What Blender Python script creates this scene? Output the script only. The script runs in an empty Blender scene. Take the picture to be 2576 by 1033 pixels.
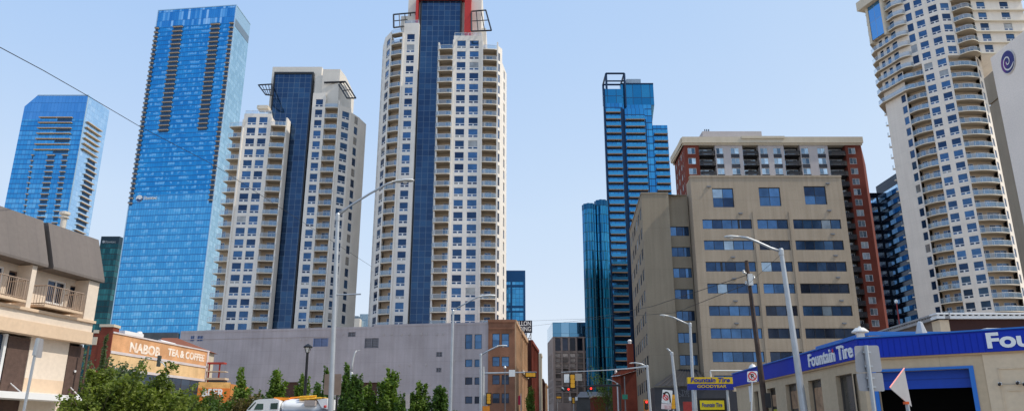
import bpy, math, random
from mathutils import Vector
rnd = random.Random(7)
R = math.radians
scene = bpy.context.scene
COL = scene.collection

# ------------------------------------------------------------------ camera
FPX, CX, CY = 1911.0, 1288.0, 516.5          # focal length and centre, in units of a 2576 wide frame
TILT = R(16.83); cT, sT = math.cos(TILT), math.sin(TILT)
CAMZ = 1.7
cam = bpy.data.cameras.new('camera'); camo = bpy.data.objects.new('camera', cam); COL.objects.link(camo)
camo.location = (0, 0, CAMZ); camo.rotation_euler = (R(90) + TILT, 0, 0)
cam.sensor_width = 36; cam.lens = 36 * FPX / 2576.0; cam.clip_end = 20000; cam.clip_start = 0.1
scene.camera = camo
EYE = Vector((0, 0, CAMZ))

def ray(x, y):
    u = (x - CX) / FPX; v = (CY - y) / FPX
    return u, cT - v * sT, sT + v * cT
def P(x, y, Y):                               # the survey: sight line + distance -> place in the world
    a, b, c = ray(x, y); k = Y / b
    return Vector((a * k, Y, CAMZ + c * k))
def gx(x, y, Y): return P(x, y, Y).x
def gz(y, Y): return P(CX, y, Y).z

# ------------------------------------------------------------------ light
SUN_AZ, SUN_EL = R(100), R(50)                # azimuth clockwise from the view direction
w = bpy.data.worlds.new('World'); scene.world = w; w.use_nodes = True
nt = w.node_tree; bg = nt.nodes['Background']
sky = nt.nodes.new('ShaderNodeTexSky'); sky.sky_type = 'NISHITA'; sky.sun_disc = False
sky.sun_elevation = SUN_EL; sky.sun_rotation = SUN_AZ
sky.air_density = 1.0; sky.dust_density = 1.0; sky.ozone_density = 1.0; sky.altitude = 600
SKS = 0.15
sep = nt.nodes.new('ShaderNodeSeparateColor'); nt.links.new(sky.outputs[0], sep.inputs[0])
ms_ = nt.nodes.new('ShaderNodeMath'); ms_.operation = 'MULTIPLY'; ms_.inputs[1].default_value = SKS; tcw = nt.nodes.new('ShaderNodeTexCoord'); nzw = nt.nodes.new('ShaderNodeTexNoise'); nzw.inputs['Scale'].default_value = 1.6; nzw.inputs['Detail'].default_value = 5; nt.links.new(tcw.outputs['Generated'], nzw.inputs['Vector'])
mhw = nt.nodes.new('ShaderNodeMapRange'); mhw.inputs[3].default_value = .86; mhw.inputs[4].default_value = 1.16; nt.links.new(nzw.outputs['Fac'], mhw.inputs[0])   # thin uneven haze
muw = nt.nodes.new('ShaderNodeMath'); muw.operation = 'MULTIPLY'; nt.links.new(sep.outputs[1], muw.inputs[0]); nt.links.new(mhw.outputs[0], muw.inputs[1]); nt.links.new(muw.outputs[0], ms_.inputs[0])
hz = nt.nodes.new('ShaderNodeValToRGB'); nt.links.new(ms_.outputs[0], hz.inputs[0])   # hazy summer grade of the sky brightness
E_ = hz.color_ramp.elements
while len(E_) < 5: E_.new(.5)
for e_, (p_, c_) in zip(E_, ((.14, (.30, .51, .88)), (.26, (.42, .61, .92)), (.43, (.60, .75, .955)), (.68, (.73, .83, .955)), (1.0, (.84, .90, .97)))):
    e_.position = p_; e_.color = (*c_, 1)
gn = nt.nodes.new('ShaderNodeMix'); gn.data_type = 'RGBA'; gn.blend_type = 'MULTIPLY'; gn.inputs[0].default_value = 1
gn.inputs[7].default_value = (1 / SKS, 1 / SKS, 1 / SKS, 1); nt.links.new(hz.outputs[0], gn.inputs[6])
nt.links.new(gn.outputs[2], bg.inputs[0]); bg.inputs[1].default_value = SKS
sl = bpy.data.lights.new('sun', 'SUN'); sl.energy = 3.4; sl.angle = R(0.53); sl.color = (1, .92, .80)
so = bpy.data.objects.new('sun', sl); COL.objects.link(so); so.location = (60, 0, 160)
sd = Vector((math.sin(SUN_AZ) * math.cos(SUN_EL), math.cos(SUN_AZ) * math.cos(SUN_EL), math.sin(SUN_EL)))
so.rotation_euler = sd.to_track_quat('Z', 'Y').to_euler()
vs = scene.view_settings; vs.view_transform = 'Standard'; vs.look = 'None'; vs.exposure = 0
scene.cycles.max_bounces = 6; scene.cycles.caustics_reflective = False; scene.cycles.caustics_refractive = False

# ------------------------------------------------------------------ materials
MATS = {}
def node(t, kind, **kw):
    n = t.nodes.new(kind)
    for k, v in kw.items(): setattr(n, k, v)
    return n
def math_(t, op, a, b=None, c=None):
    n = node(t, 'ShaderNodeMath', operation=op)
    for i, v in enumerate((a, b, c)):
        if v is None: continue
        if isinstance(v, (int, float)): n.inputs[i].default_value = v
        else: t.links.new(v, n.inputs[i])
    return n.outputs[0]
def mix_(t, f, a, b, blend='MIX'):
    n = node(t, 'ShaderNodeMix', data_type='RGBA', blend_type=blend)
    for i, v in ((0, f), (6, a), (7, b)):
        if isinstance(v, (int, float)): n.inputs[i].default_value = v
        elif isinstance(v, tuple): n.inputs[i].default_value = (*v[:3], 1)
        else: t.links.new(v, n.inputs[i])
    return n.outputs[2]
def new_mat(name):
    m = bpy.data.materials.new(name); m.use_nodes = True
    t = m.node_tree; return m, t, t.nodes['Principled BSDF']
def noise_(t, scale, detail=4, vec=None, dist=0):
    n = node(t, 'ShaderNodeTexNoise'); n.inputs['Scale'].default_value = scale; n.inputs['Detail'].default_value = detail
    n.inputs['Distortion'].default_value = dist
    if vec is not None: t.links.new(vec, n.inputs['Vector'])
    return n.outputs['Fac']
def ramp_(t, f, lo, hi):
    n = node(t, 'ShaderNodeMapRange'); t.links.new(f, n.inputs[0])
    n.inputs[1].default_value = .3; n.inputs[2].default_value = .7; n.inputs[3].default_value = lo; n.inputs[4].default_value = hi
    return n.outputs[0]
def uv_(t, sx=1, sy=1):
    u = node(t, 'ShaderNodeUVMap'); mp = node(t, 'ShaderNodeMapping'); mp.inputs['Scale'].default_value = (sx, sy, 1)
    t.links.new(u.outputs[0], mp.inputs[0]); return mp.outputs[0]

def plain(name, col, rough=.7, metal=0, var=.12, scale=.6, bump=0, spec=.4):
    """painted / rendered / metal surface with broad mottling"""
    if name in MATS: return MATS[name]
    m, t, b = new_mat(name)
    g = node(t, 'ShaderNodeNewGeometry')
    f = math_(t, 'ADD', math_(t, 'MULTIPLY', noise_(t, scale, 5, g.outputs['Position']), .7), math_(t, 'MULTIPLY', noise_(t, scale * 9, 3, g.outputs['Position']), .3))
    f = ramp_(t, f, 1 - var, 1 + var)
    c = mix_(t, 1.0, tuple(col), f, 'MULTIPLY')
    t.links.new(c, b.inputs['Base Color'])
    b.inputs['Roughness'].default_value = rough; b.inputs['Metallic'].default_value = metal; b.inputs['Specular IOR Level'].default_value = spec
    if bump:
        bn = node(t, 'ShaderNodeBump'); bn.inputs['Strength'].default_value = bump; bn.inputs['Distance'].default_value = .02
        t.links.new(noise_(t, 30, 3, g.outputs['Position']), bn.inputs['Height']); t.links.new(bn.outputs[0], b.inputs['Normal'])
    MATS[name] = m; return m

def concrete(name, col, joint_w=0, joint_h=0, jdark=.75, streak=.18, mott=.10, rough=.9, jt=.05, zoff=0.0, stain=(.55, .5, .45)):
    """wall panels: mottling, rain streaks running down and optional panel joints (metre UVs)"""
    if name in MATS: return MATS[name]
    m, t, b = new_mat(name)
    uv = uv_(t)
    f = ramp_(t, noise_(t, .22, 6, uv), 1 - mott, 1 + mott)
    c = mix_(t, 1.0, tuple(col), f, 'MULTIPLY')
    c = mix_(t, math_(t, 'MULTIPLY', ramp_(t, noise_(t, 1.0, 5, uv_(t, 1.6, .07)), 0, 1), streak), c, mix_(t, 1.0, tuple(col), stain, 'MULTIPLY'))
    f2 = ramp_(t, noise_(t, 5, 4, uv), .95, 1.05)
    c = mix_(t, 1.0, c, f2, 'MULTIPLY')
    if joint_w or joint_h:
        s = node(t, 'ShaderNodeSeparateXYZ'); t.links.new(uv, s.inputs[0])
        k = None
        for o, d, off in ((s.outputs[0], joint_w, 0), (s.outputs[1], joint_h, zoff)):
            if not d: continue
            fr = math_(t, 'FRACT', math_(t, 'DIVIDE', math_(t, 'SUBTRACT', o, off), d))
            q = math_(t, 'LESS_THAN', fr, jt / d)
            k = q if k is None else math_(t, 'MAXIMUM', k, q)
        c = mix_(t, k, c, mix_(t, 1.0, c, (jdark, jdark, jdark), 'MULTIPLY'))
    t.links.new(c, b.inputs['Base Color']); b.inputs['Roughness'].default_value = rough; b.inputs['Specular IOR Level'].default_value = .25
    MATS[name] = m; return m

def brick(name, c1, c2, mortar, scale=1.0, bw=.24, bh=.085, rough=.9):
    if name in MATS: return MATS[name]
    m, t, b = new_mat(name)
    uv = uv_(t)
    n = node(t, 'ShaderNodeTexBrick'); t.links.new(uv, n.inputs['Vector'])
    n.inputs['Color1'].default_value = (*c1, 1); n.inputs['Color2'].default_value = (*c2, 1); n.inputs['Mortar'].default_value = (*mortar, 1)
    n.inputs['Scale'].default_value = scale; n.inputs['Brick Width'].default_value = bw; n.inputs['Row Height'].default_value = bh; n.inputs['Mortar Size'].default_value = .008
    f = ramp_(t, noise_(t, .4, 6, uv), .8, 1.2)
    c = mix_(t, 1.0, n.outputs[0], f, 'MULTIPLY')
    c = mix_(t, math_(t, 'MULTIPLY', ramp_(t, noise_(t, 1.0, 5, uv_(t, 1.2, .08)), 0, 1), .25), c, mix_(t, 1.0, c, (.5, .48, .46), 'MULTIPLY'))
    t.links.new(c, b.inputs['Base Color']); b.inputs['Roughness'].default_value = rough; b.inputs['Specular IOR Level'].default_value = .2
    MATS[name] = m; return m

def curtain(name, cols, pw, ph, mull, mw=.08, mh=.08, metal=.85, rough=.07, rows=.5, tilt=.02, band=0, bandcol=(0, 0, 0), seed=0, streak=0, streakcol=(1, 1, 1), zoff=0.0, low=None, spec=.5, clumps=.5):
    """curtain wall: panes pw x ph metres, each with its own shade and a slight tilt, mullions, optional spandrel band"""
    if name in MATS: return MATS[name]
    m, t, b = new_mat(name)
    uv = uv_(t); s = node(t, 'ShaderNodeSeparateXYZ'); t.links.new(uv, s.inputs[0])
    zz = math_(t, 'SUBTRACT', s.outputs[1], zoff)
    U = math_(t, 'DIVIDE', s.outputs[0], pw); V = math_(t, 'DIVIDE', zz, ph)
    iu, iv = math_(t, 'FLOOR', U), math_(t, 'FLOOR', V)
    cv = node(t, 'ShaderNodeCombineXYZ'); t.links.new(math_(t, 'ADD', iu, seed + .37), cv.inputs[0]); t.links.new(math_(t, 'ADD', iv, .71), cv.inputs[1])
    wn = node(t, 'ShaderNodeTexWhiteNoise', noise_dimensions='2D'); t.links.new(cv.outputs[0], wn.inputs['Vector'])
    wr = node(t, 'ShaderNodeTexWhiteNoise', noise_dimensions='1D'); t.links.new(math_(t, 'ADD', iv, seed + .13), wr.inputs['W'])
    cl = ramp_(t, noise_(t, .09, 3, cv.outputs[0]), 0, 1)
    f = math_(t, 'ADD', math_(t, 'MULTIPLY', wn.outputs[0], 1 - rows), math_(t, 'MULTIPLY', wr.outputs[0], rows))
    f = math_(t, 'ADD', math_(t, 'MULTIPLY', f, 1 - clumps), math_(t, 'MULTIPLY', cl, clumps))
    cr = node(t, 'ShaderNodeValToRGB'); t.links.new(f, cr.inputs[0])
    els = cr.color_ramp.elements
    while len(els) < len(cols): els.new(.5)
    for e, (pos, c) in zip(els, cols): e.position = pos; e.color = (*c, 1)
    c = cr.outputs[0]
    if streak:                                 # pale blinds seen through parts of each storey
        nz = noise_(t, 1.0, 3, uv_(t, .35 / pw, 1.0 / ph))
        fv = math_(t, 'FRACT', V)
        inb = math_(t, 'MULTIPLY', math_(t, 'GREATER_THAN', fv, .5), math_(t, 'GREATER_THAN', nz, .52))
        inb = math_(t, 'MULTIPLY', inb, math_(t, 'GREATER_THAN', wn.outputs[0], .35))
        c = mix_(t, math_(t, 'MULTIPLY', inb, streak), c, streakcol)
    fu, fv = math_(t, 'FRACT', U), math_(t, 'FRACT', V)
    mm = math_(t, 'MAXIMUM', math_(t, 'LESS_THAN', fu, mw / pw), math_(t, 'LESS_THAN', fv, mh / ph))
    if band:
        bd = math_(t, 'LESS_THAN', fv, band)
        c = mix_(t, bd, c, bandcol)
    c = mix_(t, mm, c, mull)
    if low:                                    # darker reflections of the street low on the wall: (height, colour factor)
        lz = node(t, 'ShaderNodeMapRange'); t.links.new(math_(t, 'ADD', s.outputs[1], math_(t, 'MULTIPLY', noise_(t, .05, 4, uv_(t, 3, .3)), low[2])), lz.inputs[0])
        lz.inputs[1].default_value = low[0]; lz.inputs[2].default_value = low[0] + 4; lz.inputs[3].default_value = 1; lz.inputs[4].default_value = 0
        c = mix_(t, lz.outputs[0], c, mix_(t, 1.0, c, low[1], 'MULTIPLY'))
    t.links.new(c, b.inputs['Base Color'])
    t.links.new(math_(t, 'SUBTRACT', metal, math_(t, 'MULTIPLY', mm, metal * .7)), b.inputs['Metallic'])
    b.inputs['Roughness'].default_value = rough; b.inputs['Specular IOR Level'].default_value = spec
    g = node(t, 'ShaderNodeNewGeometry')
    vm = node(t, 'ShaderNodeVectorMath', operation='SUBTRACT'); t.links.new(wn.outputs[1], vm.inputs[0]); vm.inputs[1].default_value = (.5, .5, .5)
    vs_ = node(t, 'ShaderNodeVectorMath', operation='SCALE'); t.links.new(vm.outputs[0], vs_.inputs[0]); vs_.inputs['Scale'].default_value = tilt
    va = node(t, 'ShaderNodeVectorMath', operation='ADD'); t.links.new(vs_.outputs[0], va.inputs[0]); t.links.new(g.outputs['Normal'], va.inputs[1])
    vn = node(t, 'ShaderNodeVectorMath', operation='NORMALIZE'); t.links.new(va.outputs[0], vn.inputs[0]); t.links.new(vn.outputs[0], b.inputs['Normal'])
    MATS[name] = m; return m

def glass(name, a, b_, metal=.6, rough=.06, curt=None, tilt=.03):
    """window glass: opaque room-dark panes that mirror the sky, shade drawn per window (attribute rnd)"""
    if name in MATS: return MATS[name]
    m, t, b = new_mat(name)
    at = node(t, 'ShaderNodeAttribute', attribute_name='rnd')
    c = mix_(t, at.outputs['Fac'], tuple(a), tuple(b_))
    if curt:                                   # a few windows with pale blinds
        c = mix_(t, math_(t, 'MULTIPLY', math_(t, 'GREATER_THAN', at.outputs['Fac'], 1 - curt[0]), .8), c, curt[1])
    g = node(t, 'ShaderNodeNewGeometry')
    c = mix_(t, 1.0, c, ramp_(t, noise_(t, .8, 3, g.outputs['Position']), .8, 1.2), 'MULTIPLY')
    t.links.new(c, b.inputs['Base Color']); b.inputs['Metallic'].default_value = metal; b.inputs['Roughness'].default_value = rough
    wn = node(t, 'ShaderNodeTexWhiteNoise', noise_dimensions='1D'); t.links.new(math_(t, 'MULTIPLY', at.outputs['Fac'], 91.7), wn.inputs['W'])
    vm = node(t, 'ShaderNodeVectorMath', operation='SUBTRACT'); t.links.new(wn.outputs[1], vm.inputs[0]); vm.inputs[1].default_value = (.5, .5, .5)
    vs_ = node(t, 'ShaderNodeVectorMath', operation='SCALE'); t.links.new(vm.outputs[0], vs_.inputs[0]); vs_.inputs['Scale'].default_value = tilt
    va = node(t, 'ShaderNodeVectorMath', operation='ADD'); t.links.new(vs_.outputs[0], va.inputs[0]); t.links.new(g.outputs['Normal'], va.inputs[1])
    vn = node(t, 'ShaderNodeVectorMath', operation='NORMALIZE'); t.links.new(va.outputs[0], vn.inputs[0]); t.links.new(vn.outputs[0], b.inputs['Normal'])
    MATS[name] = m; return m

def clear(name, col, alpha):
    """balcony glass: partly see-through sheet"""
    if name in MATS: return MATS[name]
    m, t, b = new_mat(name)
    b.inputs['Base Color'].default_value = (*col, 1); b.inputs['Roughness'].default_value = .05; b.inputs['Metallic'].default_value = .5
    at = node(t, 'ShaderNodeAttribute', attribute_name='rnd')
    t.links.new(math_(t, 'ADD', alpha - .15, math_(t, 'MULTIPLY', at.outputs['Fac'], .3)), b.inputs['Alpha'])
    MATS[name] = m; return m

def foliage(name, lo, hi):
    if name in MATS: return MATS[name]
    m, t, b = new_mat(name)
    at = node(t, 'ShaderNodeAttribute', attribute_name='rnd')
    g = node(t, 'ShaderNodeNewGeometry')
    f = math_(t, 'ADD', math_(t, 'MULTIPLY', at.outputs['Fac'], .65), math_(t, 'MULTIPLY', noise_(t, .9, 3, g.outputs['Position']), .35))
    c = mix_(t, f, lo, hi)
    t.links.new(c, b.inputs['Base Color']); b.inputs['Roughness'].default_value = .55; b.inputs['Specular IOR Level'].default_value = .3
    tr = node(t, 'ShaderNodeBsdfTranslucent'); t.links.new(mix_(t, 1.0, c, (1.3, 1.5, .6), 'MULTIPLY'), tr.inputs[0])
    ms = node(t, 'ShaderNodeMixShader'); ms.inputs[0].default_value = .32
    t.links.new(b.outputs[0], ms.inputs[1]); t.links.new(tr.outputs[0], ms.inputs[2])
    t.links.new(ms.outputs[0], t.nodes['Material Output'].inputs[0])
    MATS[name] = m; return m

def lamp_mat(name, col, e):
    if name in MATS: return MATS[name]
    m, t, b = new_mat(name)
    b.inputs['Base Color'].default_value = (*col, 1); b.inputs['Emission Color'].default_value = (*col, 1); b.inputs['Emission Strength'].default_value = e
    MATS[name] = m; return m

# ------------------------------------------------------------------ mesh builder (world coordinates)
class MB:
    def __init__(s): s.v = []; s.f = []; s.m = []; s.r = []; s.rv = rnd.random()
    def new_r(s): s.rv = rnd.random(); return s
    def face(s, pts, mi=0):
        i = len(s.v); s.v += [tuple(p) for p in pts]; s.f.append(tuple(range(i, i + len(pts)))); s.m.append(mi); s.r.append(s.rv); return s
    def mesh(s, verts, faces, mi=0):
        i = len(s.v); s.v += [tuple(p) for p in verts]
        for f in faces: s.f.append(tuple(i + k for k in f)); s.m.append(mi); s.r.append(s.rv)
        return s
    def box8(s, p, mi=0):                      # 4 bottom + 4 top points
        return s.mesh(p, [(0, 3, 2, 1), (4, 5, 6, 7), (0, 1, 5, 4), (1, 2, 6, 5), (2, 3, 7, 6), (3, 0, 4, 7)], mi)
    def box(s, x0, x1, y0, y1, z0, z1, mi=0):
        return s.box8([(x0, y0, z0), (x1, y0, z0), (x1, y1, z0), (x0, y1, z0), (x0, y0, z1), (x1, y0, z1), (x1, y1, z1), (x0, y1, z1)], mi)
    def prism(s, poly, z0, z1, mi=0, top=None, cap=True):
        n = len(poly); zt = z1 if isinstance(z1, (list, tuple)) else [z1] * n
        vs = [(p[0], p[1], z0) for p in poly] + [(p[0], p[1], zt[i]) for i, p in enumerate(poly)]
        s.mesh(vs, [(i, (i + 1) % n, n + (i + 1) % n, n + i) for i in range(n)], mi)
        if cap: s.mesh(vs, [tuple(range(n, 2 * n)), tuple(range(n))[::-1]], mi if top is None else top)
        return s
    def tube(s, p0, p1, r0, r1=None, n=8, mi=0, cap=True):
        r1 = r0 if r1 is None else r1
        p0, p1 = Vector(p0), Vector(p1); d = (p1 - p0).normalized()
        a = d.cross(Vector((0, 0, 1)) if abs(d.z) < .95 else Vector((1, 0, 0))).normalized(); b = d.cross(a)
        vs = []
        for p, r in ((p0, r0), (p1, r1)):
            vs += [p + (a * math.cos(2 * math.pi * i / n) + b * math.sin(2 * math.pi * i / n)) * r for i in range(n)]
        fs = [(i, (i + 1) % n, n + (i + 1) % n, n + i) for i in range(n)]
        if cap: fs += [tuple(range(n))[::-1], tuple(range(n, 2 * n))]
        return s.mesh(vs, fs, mi)
    def path(s, pts, rs, n=8, mi=0):
        if not isinstance(rs, (list, tuple)): rs = [rs] * len(pts)
        pts = [Vector(p) for p in pts]; vs = []
        for k, p in enumerate(pts):
            d = (pts[min(k + 1, len(pts) - 1)] - pts[max(k - 1, 0)]).normalized()
            a = d.cross(Vector((.13, .99, .05))).normalized(); b = d.cross(a)
            vs += [p + (a * math.cos(2 * math.pi * i / n) + b * math.sin(2 * math.pi * i / n)) * rs[k] for i in range(n)]
        fs = [(k * n + i, k * n + (i + 1) % n, (k + 1) * n + (i + 1) % n, (k + 1) * n + i) for k in range(len(pts) - 1) for i in range(n)]
        fs += [tuple(range(n))[::-1], tuple(range((len(pts) - 1) * n, len(pts) * n))]
        return s.mesh(vs, fs, mi)
    def lathe(s, c, prof, n=16, mi=0):         # prof: (radius, z) up
        vs = [(c[0] + r * math.cos(2 * math.pi * i / n), c[1] + r * math.sin(2 * math.pi * i / n), c[2] + z) for r, z in prof for i in range(n)]
        fs = [(k * n + i, k * n + (i + 1) % n, (k + 1) * n + (i + 1) % n, (k + 1) * n + i) for k in range(len(prof) - 1) for i in range(n)]
        fs += [tuple(range(n))[::-1], tuple(range((len(prof) - 1) * n, len(prof) * n))]
        return s.mesh(vs, fs, mi)
    def join(s, o):
        i = len(s.v); s.v += o.v; s.f += [tuple(i + k for k in f) for f in o.f]; s.m += o.m; s.r += o.r; return s
    def centre(s):
        n = len(s.v); return Vector((sum(v[0] for v in s.v) / n, sum(v[1] for v in s.v) / n, sum(v[2] for v in s.v) / n))
    def build(s, name, mats, parent=None, smooth=False, label=None, loc=None):
        root = parent
        while root is not None and root.parent is not None: root = root.parent
        off = Vector(root.location) if root is not None else (Vector(loc) if loc is not None else Vector((0, 0, 0)))
        me = bpy.data.meshes.new(name)
        me.from_pydata([Vector(p) - off for p in s.v], [], s.f)
        if not isinstance(mats, (list, tuple)): mats = [mats]
        for m in mats: me.materials.append(m)
        me.polygons.foreach_set('material_index', s.m)
        if smooth: me.polygons.foreach_set('use_smooth', [True] * len(s.f))
        at = me.attributes.new('rnd', 'FLOAT', 'FACE'); at.data.foreach_set('value', s.r)
        uvl = me.uv_layers.new(name='UVMap'); buf = []
        for p in me.polygons:
            nx, ny, nz = p.normal; h = math.hypot(nx, ny)
            for vi in p.vertices:
                x, y, z = s.v[vi]
                if h > .5: buf += [(-ny * x + nx * y) / h, z]
                else: buf += [x, y]
        uvl.data.foreach_set('uv', buf)
        o = bpy.data.objects.new(name, me); COL.objects.link(o)
        if parent is not None: o.parent = parent
        elif loc is not None: o.location = off
        if label: o['label'] = label
        return o

class Face:
    """a vertical wall plane through plan points a -> b (left to right seen from outside)"""
    def __init__(s, a, b):
        s.o = Vector((a[0], a[1], 0)); d = Vector((b[0] - a[0], b[1] - a[1], 0)); s.len = d.length
        s.u = d.normalized(); s.n = Vector((s.u.y, -s.u.x, 0))
    def p(s, a, z, d=0): q = s.o + s.u * a + s.n * d; return Vector((q.x, q.y, z))
    def px(s, x, y, d=0):                      # where the sight line meets the wall (pushed out by d)
        r = Vector(ray(x, y)); o = s.o + s.n * d
        k = ((o - EYE).x * s.n.x + (o - EYE).y * s.n.y) / (r.x * s.n.x + r.y * s.n.y)
        q = EYE + r * k
        return (q - s.o).x * s.u.x + (q - s.o).y * s.u.y, q.z
    def box(s, mb, a0, a1, z0, z1, d0, d1, mi=0):
        return mb.box8([s.p(a0, z0, d1), s.p(a1, z0, d1), s.p(a1, z0, d0), s.p(a0, z0, d0), s.p(a0, z1, d1), s.p(a1, z1, d1), s.p(a1, z1, d0), s.p(a0, z1, d0)], mi)
    def quad(s, mb, a0, a1, z0, z1, d=0, mi=0):
        return mb.face([s.p(a0, z0, d), s.p(a1, z0, d), s.p(a1, z1, d), s.p(a0, z1, d)], mi)
    def wall(s, mb, a0, a1, z0, z1, holes=(), depth=.25, d=0, mi=0):
        """sheet of wall with real openings and their reveals"""
        A = sorted({round(v, 4) for v in [a0, a1] + [h[i] for h in holes for i in (0, 1)] if a0 - 1e-4 <= v <= a1 + 1e-4})
        Z = sorted({round(v, 4) for v in [z0, z1] + [h[i] for h in holes for i in (2, 3)] if z0 - 1e-4 <= v <= z1 + 1e-4})
        cols = {}
        for h in holes: cols.setdefault((round(h[0], 4), round(h[1], 4)), []).append(h)
        for i in range(len(A) - 1):
            am = (A[i] + A[i + 1]) / 2
            hs = sorted([h for h in holes if h[0] < am < h[1]], key=lambda h: h[2])
            z = z0
            for h in hs:
                if h[2] > z: s.quad(mb, A[i], A[i + 1], z, min(h[2], z1), d, mi)
                z = max(z, h[3])
            if z < z1: s.quad(mb, A[i], A[i + 1], z, z1, d, mi)
        for (b0, b1, c0, c1) in holes:
            mb.face([s.p(b0, c0, d), s.p(b0, c1, d), s.p(b0, c1, d - depth), s.p(b0, c0, d - depth)], mi)
            mb.face([s.p(b1, c0, d), s.p(b1, c0, d - depth), s.p(b1, c1, d - depth), s.p(b1, c1, d)], mi)
            mb.face([s.p(b0, c1, d), s.p(b1, c1, d), s.p(b1, c1, d - depth), s.p(b0, c1, d - depth)], mi)
            mb.face([s.p(b0, c0, d), s.p(b0, c0, d - depth), s.p(b1, c0, d - depth), s.p(b1, c0, d)], mi)
        return mb

def window(fc, a0, a1, z0, z1, d=-.18, fr=.06, cols=1, rows=1, bar=.05, splits=None, vents=0):
    """one window: frame (material 0) and glass (material 1); vents>0 puts two small opening panes along the bottom"""
    mb = MB()
    fc.box(mb, a0, a1, z0, z0 + fr, d - .05, d + .05); fc.box(mb, a0, a1, z1 - fr, z1, d - .05, d + .05)
    fc.box(mb, a0, a0 + fr, z0 + fr, z1 - fr, d - .05, d + .05); fc.box(mb, a1 - fr, a1, z0 + fr, z1 - fr, d - .05, d + .05)
    gz0 = z0 + fr
    if vents:
        zv = z0 + (z1 - z0) * vents
        fc.box(mb, a0 + fr, a1 - fr, zv - .07, zv + .07, d - .05, d + .05)
        am = (a0 + a1) / 2; fc.box(mb, am - .16, am + .16, z0 + fr, zv - .07, d - .05, d + .05)
        mb.new_r(); fc.quad(mb, a0 + fr, am - .16, z0 + fr, zv - .07, d, 1); fc.quad(mb, am + .16, a1 - fr, z0 + fr, zv - .07, d, 1)
        gz0 = zv + .07
    A = [a0 + fr + (a1 - a0 - 2 * fr) * (i / cols) for i in range(cols + 1)] if not splits else [a0 + fr] + [a0 + (a1 - a0) * q for q in splits] + [a1 - fr]
    Zs = [gz0 + (z1 - fr - gz0) * (j / rows) for j in range(rows + 1)]
    for i in range(len(A) - 1):
        for j in range(rows):
            mb.new_r(); fc.quad(mb, A[i] + (bar / 2 if i else 0), A[i + 1] - (bar / 2 if i < len(A) - 2 else 0), Zs[j] + (bar / 2 if j else 0), Zs[j + 1] - (bar / 2 if j < rows - 1 else 0), d, 1)
    for i in range(1, len(A) - 1): fc.box(mb, A[i] - bar / 2, A[i] + bar / 2, gz0, z1 - fr, d - .04, d + .04)
    for j in range(1, rows): fc.box(mb, A[0], A[-1], Zs[j] - bar / 2, Zs[j] + bar / 2, d - .03, d + .03)
    return mb

def parts(name, mbs, mats, root, limit=100, label=None, smooth=False):
    """each piece its own part; past the limit the farthest ones become one part of kind stuff"""
    mbs = sorted(mbs, key=lambda m: (m.centre() - EYE).length)
    out = [m.build(name, mats, root, smooth) for m in mbs[:limit]]
    if len(mbs) > limit:
        r = MB()
        for m in mbs[limit:]: r.join(m)
        o = r.build(name, mats, root, smooth); o['kind'] = 'stuff'
    return out
def thing(name, label, cat, loc, group=None):
    o = bpy.data.objects.new(name, None); COL.objects.link(o); o.location = loc; o.empty_display_size = .5
    o['label'] = label; o['category'] = cat
    if group: o['group'] = group
    return o
def tag(o, label, cat, group=None):
    o['label'] = label; o['category'] = cat
    if group: o['group'] = group
    return o
def text_mb(s, place, width=None, height=None, extrude=.03, bold=0.0, spacing=1.0, shear=0):
    """letters as raised shapes; place(u, v, w) maps text coordinates to the world"""
    cu = bpy.data.curves.new('lettering', 'FONT'); cu.body = s; cu.extrude = 0; cu.offset = bold; cu.space_character = spacing; cu.resolution_u = 4; cu.shear = shear
    o = bpy.data.objects.new('lettering', cu); COL.objects.link(o)
    dg = bpy.context.evaluated_depsgraph_get(); me = bpy.data.meshes.new_from_object(o.evaluated_get(dg))
    vs = [v.co.copy() for v in me.vertices]; fs = [tuple(p.vertices) for p in me.polygons]
    bpy.data.objects.remove(o); bpy.data.meshes.remove(me); bpy.data.curves.remove(cu)
    x0 = min(v.x for v in vs); x1 = max(v.x for v in vs); y0 = min(v.y for v in vs); y1 = max(v.y for v in vs)
    sx = width / (x1 - x0) if width else None; sy = height / (y1 - y0) if height else None
    sx = sx or sy; sy = sy or sx
    mb = MB(); n = len(vs)
    pv = [place((v.x - x0) * sx, (v.y - y0) * sy, extrude) for v in vs] + [place((v.x - x0) * sx, (v.y - y0) * sy, 0) for v in vs]
    from collections import Counter
    ed = Counter(); dr = {}
    for f in fs:
        for i in range(len(f)):
            a, b = f[i], f[(i + 1) % len(f)]; k = (min(a, b), max(a, b)); ed[k] += 1; dr[k] = (a, b)
    sides = [(dr[k][0], n + dr[k][0], n + dr[k][1], dr[k][1]) for k, c in ed.items() if c == 1]
    mb.mesh(pv, fs + sides, 0)
    return mb
def on_face(fc, a, z, d): return lambda u, v, w: fc.p(a + u, z + v, d + w)
# ================================================================== white apartment towers
precast = concrete('precast concrete', (.82, .775, .715), joint_h=3.05, joint_w=0, jdark=.86, streak=.12, mott=.06)
cream = concrete('cream concrete', (.66, .58, .46), joint_h=3.05, jdark=.9, streak=.10, mott=.06)
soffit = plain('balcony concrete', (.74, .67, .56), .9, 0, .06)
soffit_shade = plain('balcony soffit', (.40, .33, .25), .9, 0, .08)  # shade under the balconies put into a darker concrete colour
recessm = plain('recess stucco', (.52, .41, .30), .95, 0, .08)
wframe = plain('white window frame', (.72, .72, .72), .5, 0, .05)
apt_glass = glass('apartment glass', (.010, .032, .085), (.06, .155, .32), .6, .06, curt=(.07, (.42, .38, .32)))
dark_glass = glass('dark glass', (.015, .03, .07), (.09, .16, .28), .5, .08)
rail_glass = clear('railing glass', (.36, .50, .64), .42)
rail_metal = plain('railing metal', (.66, .68, .70), .4, .3, .05)
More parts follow.
